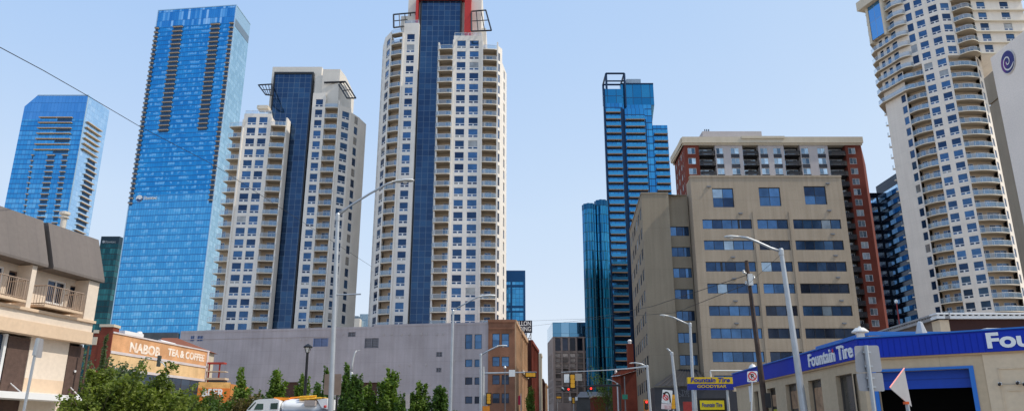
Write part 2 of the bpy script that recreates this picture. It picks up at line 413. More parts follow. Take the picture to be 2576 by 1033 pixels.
strip_glass = curtain('navy curtain wall', [(0, (.012, .034, .09)), (.5, (.022, .065, .15)), (1, (.045, .115, .22))], 1.5, 1.525, (.15, .20, .26), .07, .06, .6, .08, rows=.25, tilt=.025, seed=3)
dark_steel = plain('dark steel', (.03, .033, .04), .5, .2, .1)
red_clad = plain('red cladding', (.52, .035, .03), .55, 0, .08)
white_clad = concrete('white crown panels', (.72, .68, .62), joint_w=4, joint_h=3.05, jdark=.88, streak=.08, mott=.05)

SKEW = 0.0
def seg_body(mb, a, b, z0, z1, yb, front=True, recess=0, mi=0):
    """solid bay between plan points a,b running back to yb; the pierced front sheet is added apart"""
    fc = Face(a, b); A = fc.o + fc.u * 0 - fc.n * recess; B = fc.o + fc.u * fc.len - fc.n * recess
    pa, pb = (A.x, A.y), (B.x, B.y)
    ya = max(yb, max(pa[1], pb[1]) + .5)
    def q(p0, p1): mb.face([(p0[0], p0[1], z0), (p1[0], p1[1], z0), (p1[0], p1[1], z1), (p0[0], p0[1], z1)], mi)
    ba, bb = (pa[0] + SKEW * (ya - pa[1]), ya), (pb[0] + SKEW * (ya - pb[1]), ya)
    q(ba, pa); q(pb, bb); q(bb, ba)
    mb.face([(pa[0], pa[1], z1), (pb[0], pb[1], z1), (bb[0], bb[1], z1), (ba[0], ba[1], z1)], mi)
    if front: q(pa, pb)
    if z0 > 0: mb.face([(pa[0], pa[1], z0), (pb[0], pb[1], z0), (bb[0], bb[1], z0), (ba[0], ba[1], z0)], mi)
    return fc

def balcony(fc, a0, a1, z, rec, out, ext0=0.0, ext1=0.0, curve=0.0, th=.22, gap=0):
    """slab and its glass railing for one balcony"""
    sl_, rl = MB(), MB()
    front = [(a0 - ext0, .15), (a0 - ext0 + .25, out - .15)]
    n = 6
    if curve:
        front = [(a0 - ext0 + (a1 + ext1 - a0 + ext0) * i / n, out * .35 + (out * .65 + curve) * math.sin(math.pi * i / n)) for i in range(n + 1)]
    else: front += [(a0 - ext0 + .7, out), (a1 + ext1 - .7, out), (a1 + ext1 - .25, out - .15), (a1 + ext1, .15)]
    poly = [(a0 + gap, -rec)] + front + [(a1 - gap, -rec)]
    pp = [fc.p(a, 0, d) for a, d in poly]
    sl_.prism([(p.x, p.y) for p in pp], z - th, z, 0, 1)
    for (a, d), (b, e) in zip(front[:-1], front[1:]):
        p, q = fc.p(a, 0, d - .05), fc.p(b, 0, e - .05)
        rl.face([(p.x, p.y, z + .08), (q.x, q.y, z + .08), (q.x, q.y, z + 1.02), (p.x, p.y, z + 1.02)], 0)
        rl.tube((p.x, p.y, z + 1.06), (q.x, q.y, z + 1.06), .045, n=4, mi=1, cap=False)
    for (a, d) in front[::2]:
        p = fc.p(a, 0, d - .05); rl.tube((p.x, p.y, z), (p.x, p.y, z + 1.06), .04, n=4, mi=1, cap=False)
    return sl_, rl

class Tower:
    def __init__(s, root, wallmat): s.root = root; s.wm = wallmat; s.wall = MB(); s.win = []; s.bal = []; s.door = []; s.rec = MB()
    def wins(s, a, b, z0, z1, yb, rows, spans, h=2.22, vents=.26, cols=1, sheet=True, side=1, gl=0):
        fc = Face(a, b); hs = [(a0 - .1, a1 + .1, zc - h / 2, zc + h / 2) for zc in rows for a0, a1 in spans if zc + h / 2 < z1 - .3 and zc - h / 2 > z0]
        fc.wall(s.wall, 0, fc.len, z0, z1, hs, .3); seg_body(s.wall, a, b, z0, z1, yb, front=False)
        for q in hs: s.win.append(window(fc, *q, d=-.12, fr=.05, cols=cols, vents=vents if q[1] - q[0] > 1.3 else 0))
        return fc
    def balcs(s, a, b, z0, z1, yb, rows, rec=1.9, out=.9, ext0=0, ext1=0, curve=0, door=(.4, .85), door2=None, top=True):
        fc = Face(a, b)
        seg_body(s.rec, a, b, z0, z1 - (1.6 if top else 0), yb, front=True, recess=rec)
        for zc in rows:
            zf = zc - 1.5
            if zf < z0 or zf > z1: continue
            s.bal.append(balcony(fc, 0, fc.len, zf, rec, out, ext0, ext1, curve))
            if zc + 1 < z1:
                for dd in (door, door2):
                    if dd: s.door.append(window(fc, fc.len * dd[0], fc.len * dd[1], zf + .05, zf + 2.2, d=-rec + .06, fr=.07, cols=2))
        return fc
    def finish(s, lim=100, wname='wall'):
        s.wall.build(wname, s.wm, s.root)
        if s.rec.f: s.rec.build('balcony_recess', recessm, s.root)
        parts('window', s.win, [wframe, apt_glass], s.root, lim)
        if s.door: parts('balcony_door', s.door, [wframe, dark_glass], s.root, lim)
        B = sorted(s.bal, key=lambda t: (t[0].centre() - EYE).length); rest = MB()
        for i, (sl_, rl) in enumerate(B):
            if i < lim:
                o = sl_.build('balcony', [soffit, soffit_shade], s.root); rl.build('railing', [rail_glass, rail_metal], o)
            else:
                k = len(rest.f); rest.join(sl_); rl2 = MB(); rl2.join(rl); rl2.m = [m + 2 for m in rl2.m]; rest.join(rl2)
        if rest.f:
            o = rest.build('balcony', [soffit, soffit_shade, rail_glass, rail_metal], s.root); o['kind'] = 'stuff'

def pergola(a, b, c, d, bars=4, r=.22):
    """flat open frame of dark steel between four corners"""
    mb = MB(); a, b, c, d = map(Vector, (a, b, c, d))
    for p, q in ((a, b), (b, c), (c, d), (d, a)): mb.tube(p, q, r, n=4)
    for i in range(1, bars):
        f = i / bars; mb.tube(a.lerp(b, f), d.lerp(c, f), r * .55, n=4)
    m = a.lerp(d, .5); mb.tube(m, b.lerp(c, .5), r * .6, n=4)
    return mb

def cap_rail(fc, a0, a1, z, d=-.25):
    mb = MB(); n = max(2, int((a1 - a0) / 1.5))
    for i in range(n + 1):
        a = a0 + (a1 - a0) * i / n; mb.tube(fc.p(a, z, d), fc.p(a, z + 1.0, d), .04, n=4, mi=1)
    mb.face([fc.p(a0, z + .1, d), fc.p(a1, z + .1, d), fc.p(a1, z + .95, d), fc.p(a0, z + .95, d)], 0)
    mb.tube(fc.p(a0, z + 1.0, d), fc.p(a1, z + 1.0, d), .05, n=4, mi=1)
    return mb

YR = 500
# ---------------------------------------------------------------- tall twin with the red crown
SKEW = -.02
t = thing('apartment_tower', 'tallest cream apartment tower, with a red framed crown above a dark glass strip', 'tower', (gx(1110, YR, 184), 184, 0), 'cream apartment towers with dark glass strips')
T = Tower(t, precast)
zt, fh = gz(111.8, 175), 3.05
fh = (gz(111.8, 175) - gz(801.2, 175)) / 23
rows = [zt - fh * k for k in range(-4, 33) if zt - fh * k > 4]
def xp(x, Y): return (gx(x, YR, Y), Y)
YB = 204
pA, pB, pC, pD, pE = xp(942.5, 187), xp(947.7, 182), xp(963.8, 178.4), xp(995.4, 177.2), xp(1037.4, 177)
T.wins(pA, pB, 0, gz(104, 184), YB, rows, [(1.2, 2.3)], vents=0)
f = Face(pB, pC); T.wins(pB, pC, 0, gz(86, 180), YB, rows, [(f.len * .3, f.len * .82)])
T.balcs(pC, pD, 0, gz(84, 178), YB, rows, rec=1.5, out=.5, door=(.5, .95))
f = T.wins(pD, pE, 0, gz(58, 177), YB, rows, [(1.1, 2.95)])
parts('roof_railing', [cap_rail(f, .2, f.len - .2, gz(58, 177))], [rail_glass, rail_metal], t)
xg = gx(1160, 60, 178.5); pF, pG = (pE[0], 178.5), (xg, 178.5); zg = gz(3, 178.5)
g = MB(); fg = Face(pF, pG); fg.quad(g, 0.25, fg.len - .3, 0, zg, 0)
g.build('glass_strip', strip_glass, t)
fr = MB(); fg.box(fr, -.05, .25, 0, zg + .5, -1, .25); fg.box(fr, fg.len - .3, fg.len + .1, gz(120, 178), zg + .5, -1, .25); fg.box(fr, .25, fg.len - .3, zg, zg + .5, -1, .25)
fr.build('strip_frame', dark_steel, t)
# white crown, red portal
zc_top = gz(-38, 179)
cr = MB(); x0, x1 = gx(1029, 30, 181), gx(1212, 30, 181)
cr.box(x0, x1, 179.3, 199, gz(112, 179), zc_top)
xr = gx(1186, 60, 179); cr.box(gx(1210, 60, 183), gx(1224, 60, 183), 180.4, 196, gz(112, 179), gz(74, 181))
cr.box(gx(1010, 50, 179), gx(1046, 50, 179), 178.2, 192, gz(70, 178), gz(40, 178))
cr.build('crown', white_clad, t)
rd = MB()
xl0, xl1 = gx(1046.5, 30, 178), gx(1052.4, 30, 178)
rd.box(xl0, xl1, 177.4, 180, gz(58, 178), gz(-6, 178)); rd.box(xl1, gx(1186, -5, 178), 177.4, 180, gz(0, 178), gz(-6, 178))
rd.box(gx(1168.5, 60, 178), gx(1184.5, 60, 178), 177.4, 180, gz(84, 178), gz(0, 178))
rd.build('red_portal', red_clad, t)
# front block right of the strip
pH, pI, pJ, pK, pL, pM = xp(1092.8, 175.3), xp(1131.8, 175), xp(1208.9, 175), xp(1249.6, 175.4), xp(1262, 177.5), xp(1273.9, 184)
T.balcs(pH, pI, 0, gz(110, 175), 179, rows, rec=1.9, out=.8, ext0=.25, door=(.5, .9))
f = Face(pI, pJ); T.wins(pI, pJ, 0, gz(90, 175), YB, rows, [(f.len * .13, f.len * .41), (f.len * .57, f.len * .86)])
parts('roof_railing', [cap_rail(f, .2, f.len - .2, gz(90, 175))], [rail_glass, rail_metal], t)
T.balcs(pJ, pK, 0, gz(104, 175), YB, rows, rec=1.9, out=.7, door=(.3, .7))
T.wins(pK, pL, 0, gz(117, 176), YB, rows, [(.5, 1.2)], vents=0)
T.wins(pL, pM, 0, gz(160, 178), YB, rows, [(2.2, 3.6)], vents=0)
pier = MB()
for x, Y, yt in ((pH[0], 175, 107), (pI[0], 174.7, 100), (pJ[0], 174.7, 100), (pK[0], 174.9, 106), (pC[0], 178.0, 86), (pD[0], 176.9, 82)):
    pier.box(x - .18, x + .18, Y, Y + 3, 0, gz(yt, Y))
pier.build('pier', precast, t)
T.finish()
zz = gz(37, 177)
pergola((gx(990, 38, 176), 176, gz(37, 176)), (gx(1046, 33, 178), 178, gz(32, 178)), (gx(1046, 33, 181), 184, gz(33, 178)), (gx(1003, 70, 180), 172.5, gz(70, 172.5)), 4).build('rooftop_pergola', dark_steel, t)
pergola((gx(1186, 29, 178), 178, gz(29, 178)), (gx(1222, 26, 178), 178, gz(26, 178)), (gx(1236, 77, 172), 172, gz(77, 172)), (gx(1186, 79, 172), 172, gz(79, 172)), 3).build('rooftop_pergola', dark_steel, t)

# ---------------------------------------------------------------- shorter twin
SKEW = -.22
t = thing('apartment_tower', 'shorter cream apartment tower with a plain white crown, beside the tall blue glass skyscraper', 'tower', (gx(735, YR, 196), 196, 0), 'cream apartment towers with dark glass strips')
T = Tower(t, precast)
zt = gz(304, 187); fh = (zt - gz(792.9, 187)) / 17
rows = [zt - fh * k for k in range(-3, 30) if zt - fh * k > 4]
YB = 216
q0, q1, q2, q3 = xp(556.7, 187.5), xp(591.4, 187), xp(662.9, 187), xp(704.5, 187.4)
T.balcs(q0, q1, 0, gz(300, 187), YB, rows, rec=2.2, out=.3, door=(.02, .3))
f = Face(q1, q2); T.wins(q1, q2, 0, gz(286, 187), YB, rows, [(f.len * .15, f.len * .44), (f.len * .57, f.len * .85)])
parts('roof_railing', [cap_rail(f, .2, f.len - .2, gz(286, 187))], [rail_glass, rail_metal], t)
T.balcs(q2, q3, 0, gz(293, 187), 191, rows, rec=1.9, out=.9, ext1=.1, door=(.35, .85))
q4, q5 = (gx(683, 260, 190.5), 190.5), (gx(762.6, YR, 190.5), 190.5)
zg = gz(187, 190.5); g = MB(); fg = Face(q4, q5); fg.quad(g, .3, fg.len - .3, 0, zg, 0); g.build('glass_strip', strip_glass, t)
fr = MB(); fg.box(fr, 0, .3, gz(300, 190), zg + .6, -1, .25); fg.box(fr, fg.len - .3, fg.len + .05, 0, zg + .6, -1, .25); fg.box(fr, .3, fg.len - .3, zg, zg + .6, -1, .25)
fr.build('strip_frame', dark_steel, t)
cr = MB()
cr.box(gx(681, 200, 191), gx(806, 200, 191), 191.6, 211, gz(310, 190), gz(168, 191.5))
cr.box(gx(794, 220, 191), gx(822, 220, 191), 190.0, 205, gz(250, 190), gz(190, 190))
cr.prism([(gx(812, 200, 190), 189.6), (gx(855, 200, 190), 189.6), (gx(866, 220, 193), 194), (gx(866, 220, 193), 206), (gx(812, 200, 190), 206)], gz(275, 190), gz(176, 190))
cr.build('crown', white_clad, t)
q6, q7, q8, q9, q10, q11 = xp(766, 189), xp(799.4, 189), xp(836.3, 189), xp(868.8, 191.5), xp(892.6, 195.5), xp(910, 199.8)
f = Face(q6, q7); T.wins(q6, q7, 0, gz(234, 189), YB, rows, [(f.len * .28, f.len * .8)])
T.balcs(q7, q8, 0, gz(252, 189), YB, rows, rec=1.8, out=.7, door=(.3, .8))
f = Face(q8, q9); T.wins(q8, q9, 0, gz(268, 190), YB, rows, [(f.len * .32, f.len * .85)])
f = Face(q9, q10); T.wins(q9, q10, 0, gz(288, 193), YB, rows, [(f.len * .45, f.len * .8)], vents=0)
T.wins(q10, q11, 0, gz(303, 197), YB, rows, [])
pier = MB()
for x, Y, yt in ((q1[0], 186.7, 300), (q2[0], 186.7, 294), (q3[0], 186.9, 296), (q7[0], 188.7, 244), (q8[0], 188.7, 252)):
    pier.box(x - .18, x + .18, Y, Y + 3, 0, gz(yt, Y))
pier.build('pier', precast, t)
T.finish()
pergola((gx(650, 214, 190), 190, gz(214, 190)), (gx(684, 212, 190), 190, gz(212, 190)), (gx(684, 240, 185), 185, gz(240, 185)), (gx(668, 238, 185), 185, gz(238, 185)), 4).build('rooftop_pergola', dark_steel, t)
pg = pergola(P(850, 210, 190), P(869, 206, 190), P(895, 247, 186.5), P(873, 247, 186.5), 3); pg.tube(P(815, 208, 188.8), P(869, 206, 190), .3, n=4); pg.build('rooftop_pergola', dark_steel, t)
lg = MB(); lg.box(gx(651, 270, 189), gx(678, 270, 189), 187.6, 190.4, gz(274, 188), gz(266, 188)); lg.build('roof_slab', soffit, t)

# ---------------------------------------------------------------- round tower on the right
SKEW = .62
t = thing('apartment_tower', 'cream high-rise on the right with a curved front, rounded balconies and no dark glass strip', 'tower', (108, 184, 0))
T = Tower(t, concrete('warm precast concrete', (.84, .765, .68), joint_h=3.05, jdark=.88, streak=.14, mott=.06))
zt = gz(33, 171); fh = (zt - gz(770.6, 171)) / 25
rows = [zt - fh * k for k in range(-3, 38) if zt - fh * k > 4]
ZT = rows[0] + 2
p0, p1, p2, p3, p4, p5, p6 = (97.9, 183), (99.3, 178.1), (99.9, 176), (102.8, 172.2), (107.07, 168), (113.8, 168), (117, 171)
YB = 193
zU = gz(226, 180); zW = gz(137, 168); zL = gz(172, 174)
low = [z for z in rows if z < zU - 1]; hi = [z for z in rows if z >= zU - 1]
T.wins(p0, p1, 0, zU, YB, [], [])
T.wins(p1, p2, 0, zU, YB, low, [(.35, 1.65)], h=2.0, vents=0)
T.wins(p0, p1, zU, ZT, YB, hi, [(1.0, 2.0), (3.2, 4.2)], h=1.9, vents=0)
T.wins(p1, p2, zU, ZT, YB, hi, [(.3, 1.8)], h=2.1, vents=0)
l2 = [z for z in rows if z < zL]; h2 = [z for z in rows if z >= zL]
zM = h2[-1] - 1.6
T.balcs(p2, p3, 0, zM, YB, l2, rec=1.7, out=.35, curve=.35, door=(.52, .93), door2=(.08, .34), top=False)
f = Face(p2, p3); T.wins(p2, p3, zM, ZT, YB, h2, [(f.len * .62, f.len * .9)], h=2.2, vents=0)
f = Face(p3, p4); T.wins(p3, p4, 0, ZT, YB, rows, [(f.len * .09, f.len * .38), (f.len * .6, f.len * .9)], h=2.05)
l3 = [z for z in rows if z < zW]; h3 = [z for z in rows if z >= zW]
zN = h3[-1] - 1.6
T.balcs(p4, p5, 0, zN, YB, l3, rec=1.7, out=.4, curve=.45, door=(.5, .93), door2=(.06, .34), top=False)
p4b, p4c = (110.2, 167.9), (114.8, 167.3)
f = Face(p4, p4b); T.wins(p4, p4b, zN, ZT, YB, h3, [(.5, 2.4)], h=2.05)
T.balcs(p4b, p4c, zN, ZT, YB, h3, rec=1.5, out=1.2, curve=1.0, ext0=.3, door=(.1, .4), door2=(.55, .85), top=False)
p7 = (127.5, 167.3)
f = Face(p4c, p7); T.wins(p4c, p7, zN, ZT, YB, h3, [(1.4, 3.3), (7.2, 9.1)], h=2.0)
f6 = Face(p5, p6); T.wins(p5, p6, 0, zN, YB, l3, [(.8, 2.2)], h=2.0, vents=0)
lip = MB()
for z in h3: f.box(lip, -.3, f.len + .3, z - 1.78, z - 1.5, 0.01, .75)
lip.build('floor_edge', soffit, t)
# ring balconies round the upper left corner
for z in hi:
    o1, o2 = Face(p0, p1), Face(p1, p2); f3 = Face(p2, p3)
    ring = [(p0[0] - .9, p0[1] + 1.5), (p0[0] - 1.0, p0[1] - .6)]
    for fcx, a in ((o1, 2.6), (o1, o1.len), (o2, 1.4), (f3, .2), (f3, 1.6)):
        q = fcx.p(a, 0, 1.0 if fcx is not f3 else 1.25); ring.append((q.x, q.y))
    q = f3.p(2.6, 0, .75); ring.append((q.x, q.y)); q = f3.p(2.9, 0, .02); ring.append((q.x, q.y))
    zf = z - 1.5; sl_ = MB(); rl = MB(); sl_.prism(ring + [(p1[0] + 4, YB - 5), (p0[0] + 4.5, YB - 2)], zf - .25, zf, 0, 1)
    for k in range(0, len(ring) - 1):
        a, b = ring[k], ring[k + 1]
        rl.face([(a[0], a[1], zf + .08), (b[0], b[1], zf + .08), (b[0], b[1], zf + 1.0), (a[0], a[1], zf + 1.0)], 0)
        rl.tube((a[0], a[1], zf + 1.04), (b[0], b[1], zf + 1.04), .045, n=4, mi=1, cap=False)
    T.bal.append((sl_, rl))
for z in low:                                   # edges of balconies on the hidden left side
    zf = z - 1.5; sl_ = MB(); rl = MB()
    sl_.box(p0[0] - .22, p0[0] + .6, p0[1] + .2, p0[1] + .9, zf - .25, zf)
    rl.face([(p0[0] - .2, p0[1] + .25, zf), (p0[0] - .2, p0[1] + .9, zf), (p0[0] - .2, p0[1] + .9, zf + .9), (p0[0] - .2, p0[1] + .25, zf + .9)], 0)
    T.bal.append((sl_, rl))
T.finish()
f = Face((p0[0] - 1.0, p0[1] - .5), (p1[0] - 1.0, p1[1] - .3))
g = MB(); f.quad(g, .2, f.len - .3, gz(92, 180), gz(10, 180), .3); g.build('penthouse_glazing', curtain('sky blue glazing', [(0, (.10, .30, .62)), (1, (.16, .40, .72))], 5, 9, (.3, .3, .3), .08, .08, .8, .05), t)
g = MB(); f.box(g, -.6, .2, gz(98, 180), gz(10, 180), -1.5, .45); f.box(g, f.len - .3, f.len + .4, gz(98, 180), gz(10, 180), -1.5, .45)
f.box(g, -2.2, f.len + 1.5, gz(9, 180), gz(-12, 180), -3, 1.7); g.build('cornice', cream, t)
# ================================================================== glass skyscrapers
SKEW = 0
def box_part(name, x0, x1, y0, y1, z0, z1, m, root):
    return MB().box(x0, x1, y0, y1, z0, z1).build(name, m, root)
def disc(place, r, w, n=24, mi=0, mb=None):
    mb = mb or MB()
    c = place(0, 0, w); pts = [place(r * math.cos(2 * math.pi * i / n), r * math.sin(2 * math.pi * i / n), w) for i in range(n)]
    return mb.face(pts, mi)
sign_white = plain('sign white', (.80, .80, .80), .5, 0, .04)
tan_slab = plain('tan slab', (.55, .42, .28), .9, 0, .1)
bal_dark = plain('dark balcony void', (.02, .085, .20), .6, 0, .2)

# ---------------------------------------------------------------- tall blue tower
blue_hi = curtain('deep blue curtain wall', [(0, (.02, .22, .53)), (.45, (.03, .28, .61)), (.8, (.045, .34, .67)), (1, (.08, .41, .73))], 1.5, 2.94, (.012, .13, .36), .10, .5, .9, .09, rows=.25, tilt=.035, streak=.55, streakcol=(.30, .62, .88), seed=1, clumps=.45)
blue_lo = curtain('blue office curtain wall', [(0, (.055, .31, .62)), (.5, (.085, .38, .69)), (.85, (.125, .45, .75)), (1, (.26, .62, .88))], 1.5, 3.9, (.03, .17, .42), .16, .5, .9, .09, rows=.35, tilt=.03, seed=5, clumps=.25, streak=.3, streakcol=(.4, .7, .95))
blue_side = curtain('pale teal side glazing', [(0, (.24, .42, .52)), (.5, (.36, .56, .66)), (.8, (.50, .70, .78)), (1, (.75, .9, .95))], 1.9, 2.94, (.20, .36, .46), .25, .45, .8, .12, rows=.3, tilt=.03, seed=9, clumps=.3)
screen_gl = curtain('crown screen glazing', [(0, (.03, .22, .55)), (.6, (.06, .32, .66)), (.8, (.2, .5, .8)), (1, (.75, .9, 1))], 1.5, 6, (.02, .14, .4), .1, .2, .85, .1, rows=.1, tilt=.03, seed=2, clumps=.1)
FR, FL, BR = (gx(594.7, 16, 410), 410), (-219.5, 416.3), (-167.9, 433)
zT = gz(14, 410); zS = gz(56, 410); zO = gz(484, 410)
t = thing('glass_skyscraper', 'tallest blue glass skyscraper with dark balcony columns and a round white emblem at mid height', 'skyscraper', (-193, 422, 0), 'blue glass skyscrapers')
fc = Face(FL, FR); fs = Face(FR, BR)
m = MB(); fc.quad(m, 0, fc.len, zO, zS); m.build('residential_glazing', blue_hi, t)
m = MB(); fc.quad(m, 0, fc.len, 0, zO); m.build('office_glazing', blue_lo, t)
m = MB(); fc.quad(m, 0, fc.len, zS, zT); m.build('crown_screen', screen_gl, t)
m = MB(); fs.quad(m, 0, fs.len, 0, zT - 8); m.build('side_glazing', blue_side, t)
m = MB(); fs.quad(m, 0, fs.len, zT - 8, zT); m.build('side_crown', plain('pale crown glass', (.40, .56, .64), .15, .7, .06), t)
m = MB(); fs.box(m, 0.2, fs.len - .4, zT - 13.5, zT - 8.6, -.5, .12); m.build('louvre_band', plain('louvre grey', (.16, .22, .28), .5, .3, .1), t)
BL = (-220, 440)
m = MB(); m.face([(FL[0], FL[1], zT - 3), (FR[0], FR[1], zT - 3), (BR[0], BR[1], zT - 3), (BL[0], BL[1], zT - 3)])
m.face([(BR[0], BR[1], 0), (BL[0], BL[1], 0), (BL[0], BL[1], zT), (BR[0], BR[1], zT)]); m.face([(BL[0], BL[1], 0), (FL[0], FL[1], 0), (FL[0], FL[1], zT), (BL[0], BL[1], zT)])
m.build('core', blue_side, t)
m = MB(); fc.box(m, -.15, .35, 0, zT + .5, -.3, .2); fc.box(m, fc.len - .35, fc.len + .15, 0, zT + .5, -.3, .2); fc.box(m, .35, fc.len - .35, zT, zT + .5, -.3, .2); fs.box(m, .3, fs.len, zT, zT + .5, -.3, .2)
m.build('corner_trim', plain('pale aluminium', (.45, .6, .72), .3, .6, .05), t)
sl_all = []; rec = MB()
zr0 = gz(64, 412); fh = (zr0 - gz(324, 412)) / 23
cols = [(fc.px(437.5, 65)[0], fc.px(460, 65)[0], 24), (fc.px(532, 60)[0], fc.px(553.5, 60)[0], 24), (0.0, 2.0, 39), (fc.len - 2.6, fc.len - .4, 39)]
for a0, a1, n in cols:
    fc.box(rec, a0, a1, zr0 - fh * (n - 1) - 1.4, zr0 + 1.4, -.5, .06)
    for k in range(n):
        z = zr0 - fh * k; mb = MB(); fc.box(mb, a0 - .15, a1 + .15, z - .1, z + .22, -.2, 1.1); fc.box(mb, a0 - .1, a1 + .1, z + .22, z + .8, .95, 1.05, 1)
        sl_all.append(mb)
rec.build('balcony_recess', bal_dark, t); parts('balcony', sl_all, [tan_slab, bal_dark], t)
a, z = fc.px(350.8, 499); pl = on_face(fc, a, z, 0)
e = MB(); disc(pl, 2.0, .3, mb=e); 
for i in range(10):                            # swoosh across the disc
    th0, th1 = R(200 + i * 15), R(215 + i * 15)
    e.face([pl(1.9 * math.cos(th0), 1.9 * math.sin(th0), .36), pl(1.9 * math.cos(th1), 1.9 * math.sin(th1), .36), pl(.5 + 1.1 * math.cos(th1), .4 + 1.1 * math.sin(th1), .36), pl(.5 + 1.1 * math.cos(th0), .4 + 1.1 * math.sin(th0), .36)], 1)
e.build('emblem', [sign_white, plain('emblem navy', (.02, .06, .2), .5)], t)
a2, _ = fc.px(361.7, 499); a3, _ = fc.px(395, 499)
text_mb('Stantec', on_face(fc, a2, z - .9, .05), width=a3 - a2, height=2.0, extrude=.25, bold=.01).build('lettering', sign_white, t)

# ---------------------------------------------------------------- second blue tower, far left
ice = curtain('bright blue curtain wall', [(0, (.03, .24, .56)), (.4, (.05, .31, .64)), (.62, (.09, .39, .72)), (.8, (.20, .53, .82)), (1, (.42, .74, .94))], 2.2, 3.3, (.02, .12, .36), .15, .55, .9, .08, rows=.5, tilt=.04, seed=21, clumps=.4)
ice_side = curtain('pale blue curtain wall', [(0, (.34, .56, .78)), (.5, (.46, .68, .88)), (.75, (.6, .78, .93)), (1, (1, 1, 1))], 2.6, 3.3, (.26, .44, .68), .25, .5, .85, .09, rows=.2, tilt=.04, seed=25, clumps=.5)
XF, XL, XC = -280.0, -321.0, -313.7
zt_, zc_ = gz(239.6, 460), gz(267.8, 460)
t = thing('glass_skyscraper', 'blue glass skyscraper at far left with a slanted top corner, above the mansard roof', 'skyscraper', (-300, 470, 0), 'blue glass skyscrapers')
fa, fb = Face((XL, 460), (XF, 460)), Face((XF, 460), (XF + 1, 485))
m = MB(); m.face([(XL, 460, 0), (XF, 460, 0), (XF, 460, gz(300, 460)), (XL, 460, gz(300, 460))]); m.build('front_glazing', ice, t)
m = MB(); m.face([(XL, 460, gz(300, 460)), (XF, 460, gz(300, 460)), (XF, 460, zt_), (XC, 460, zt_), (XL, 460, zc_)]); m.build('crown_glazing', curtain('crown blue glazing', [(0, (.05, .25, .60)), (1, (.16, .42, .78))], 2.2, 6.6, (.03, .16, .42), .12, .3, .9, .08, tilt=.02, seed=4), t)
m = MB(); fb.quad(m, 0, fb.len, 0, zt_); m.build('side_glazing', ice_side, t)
m = MB(); m.face([(XC, 460, zt_), (XF, 460, zt_), (XF + 1, 485, zt_), (XC, 485, zt_)]); m.face([(XL, 460, zc_), (XC, 460, zt_), (XC, 485, zt_), (XL, 485, zc_)])
m.face([(XL, 460, 0), (XL, 460, zc_), (XL, 485, zc_), (XL, 485, 0)]); m.build('roof', ice_side, t)
m = MB(); m.tube((XF, 460, 0), (XF, 460, zt_), .5, n=4); m.tube((XC, 460, zt_), (XF, 460, zt_), .4, n=4); m.build('corner_trim', MATS['pale aluminium'], t)
b = []; zr = gz(297, 460); fh = (zr - gz(378, 460)) / 6
def slab(fc_, a0, a1, z, o=1.3, dk=True):
    mb = MB(); fc_.box(mb, a0, a1, z, z + .45, -.2, o)
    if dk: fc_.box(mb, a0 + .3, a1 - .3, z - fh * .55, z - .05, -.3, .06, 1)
    return mb
for k in range(7):
    z = zr - fh * k
    a0 = fa.px(100 - k * 2.2, 297 + 13.2 * k)[0]; a1 = fa.px(183 - k * 1.5, 297 + 13.2 * k)[0]; am = a0 + (a1 - a0) * .55
    b += [slab(fa, a0, am - .8, z, dk=False), slab(fa, am - .4, a1, z, dk=k % 2 == 0)]
for k in range(7, 24):
    z = zr - fh * k; y = 391 + 13.0 * (k - 7)
    for x0, x1, dx in ((80, 86, -1.9), (119, 139, -2.1), (157, 171, -1.95)):
        f_ = k - 7; b.append(slab(fa, fa.px(x0 + dx * f_, y)[0], fa.px(x1 + dx * f_, y)[0], z, 1.0))
for k in range(6): b.append(slab(fb, 2, 19, zr - 2 - fh * k, 1.6, False))
for k in range(6, 26): b.append(slab(fb, 10 - (k % 2), 19 + (k % 3), zr - 2 - fh * k, 1.4))
parts('balcony', b, [tan_slab, bal_dark], t)

# ---------------------------------------------------------------- dark green office block
teal_dk = curtain('dark green curtain wall', [(0, (.004, .03, .04)), (.5, (.01, .07, .085)), (.8, (.03, .16, .17)), (1, (.10, .32, .32))], 1.6, 3.8, (.004, .02, .03), .12, .5, .7, .08, rows=.55, tilt=.04, seed=31, clumps=.3)
x0, x1 = gx(255, 594, 480), gx(301, 594, 480); zt_ = gz(594, 480)
t = thing('office_tower', 'dark green glass office block between the cream corner building and tallest blue skyscraper', 'office tower', ((x0 + x1) / 2, 495, 0))
fc = Face((x0, 480), (x1, 480)); fs = Face((x1, 480), (x1 + 2, 505))
m = MB(); fc.quad(m, 0, fc.len, 0, zt_ - 5); fs.quad(m, 0, fs.len, 0, zt_ - 5); m.build('glazing', teal_dk, t)
m = MB(); fc.quad(m, 0, fc.len, zt_ - 5, zt_); fs.quad(m, 0, fs.len, zt_ - 5, zt_); m.face([(x0, 480, zt_), (x1, 480, zt_), (x1 + 1.5, 505, zt_), (x0, 505, zt_)]); m.build('parapet', plain('dark green parapet', (.012, .035, .055), .3, .3, .1), t)
a0, z = fc.px(259, 608); a1, _ = fc.px(291, 608)
text_mb('Stantec', on_face(fc, a0 + 1.6, z - .7, .05), width=a1 - a0 - 1.6, height=1.5, extrude=.2).build('lettering', plain('dim lettering', (.35, .4, .45), .5), t)
e = MB(); disc(on_face(fc, a0 + .5, z + .1, 0), .9, .2, mb=e); e.build('emblem', plain('dim lettering', (.35, .4, .45), .5), t)

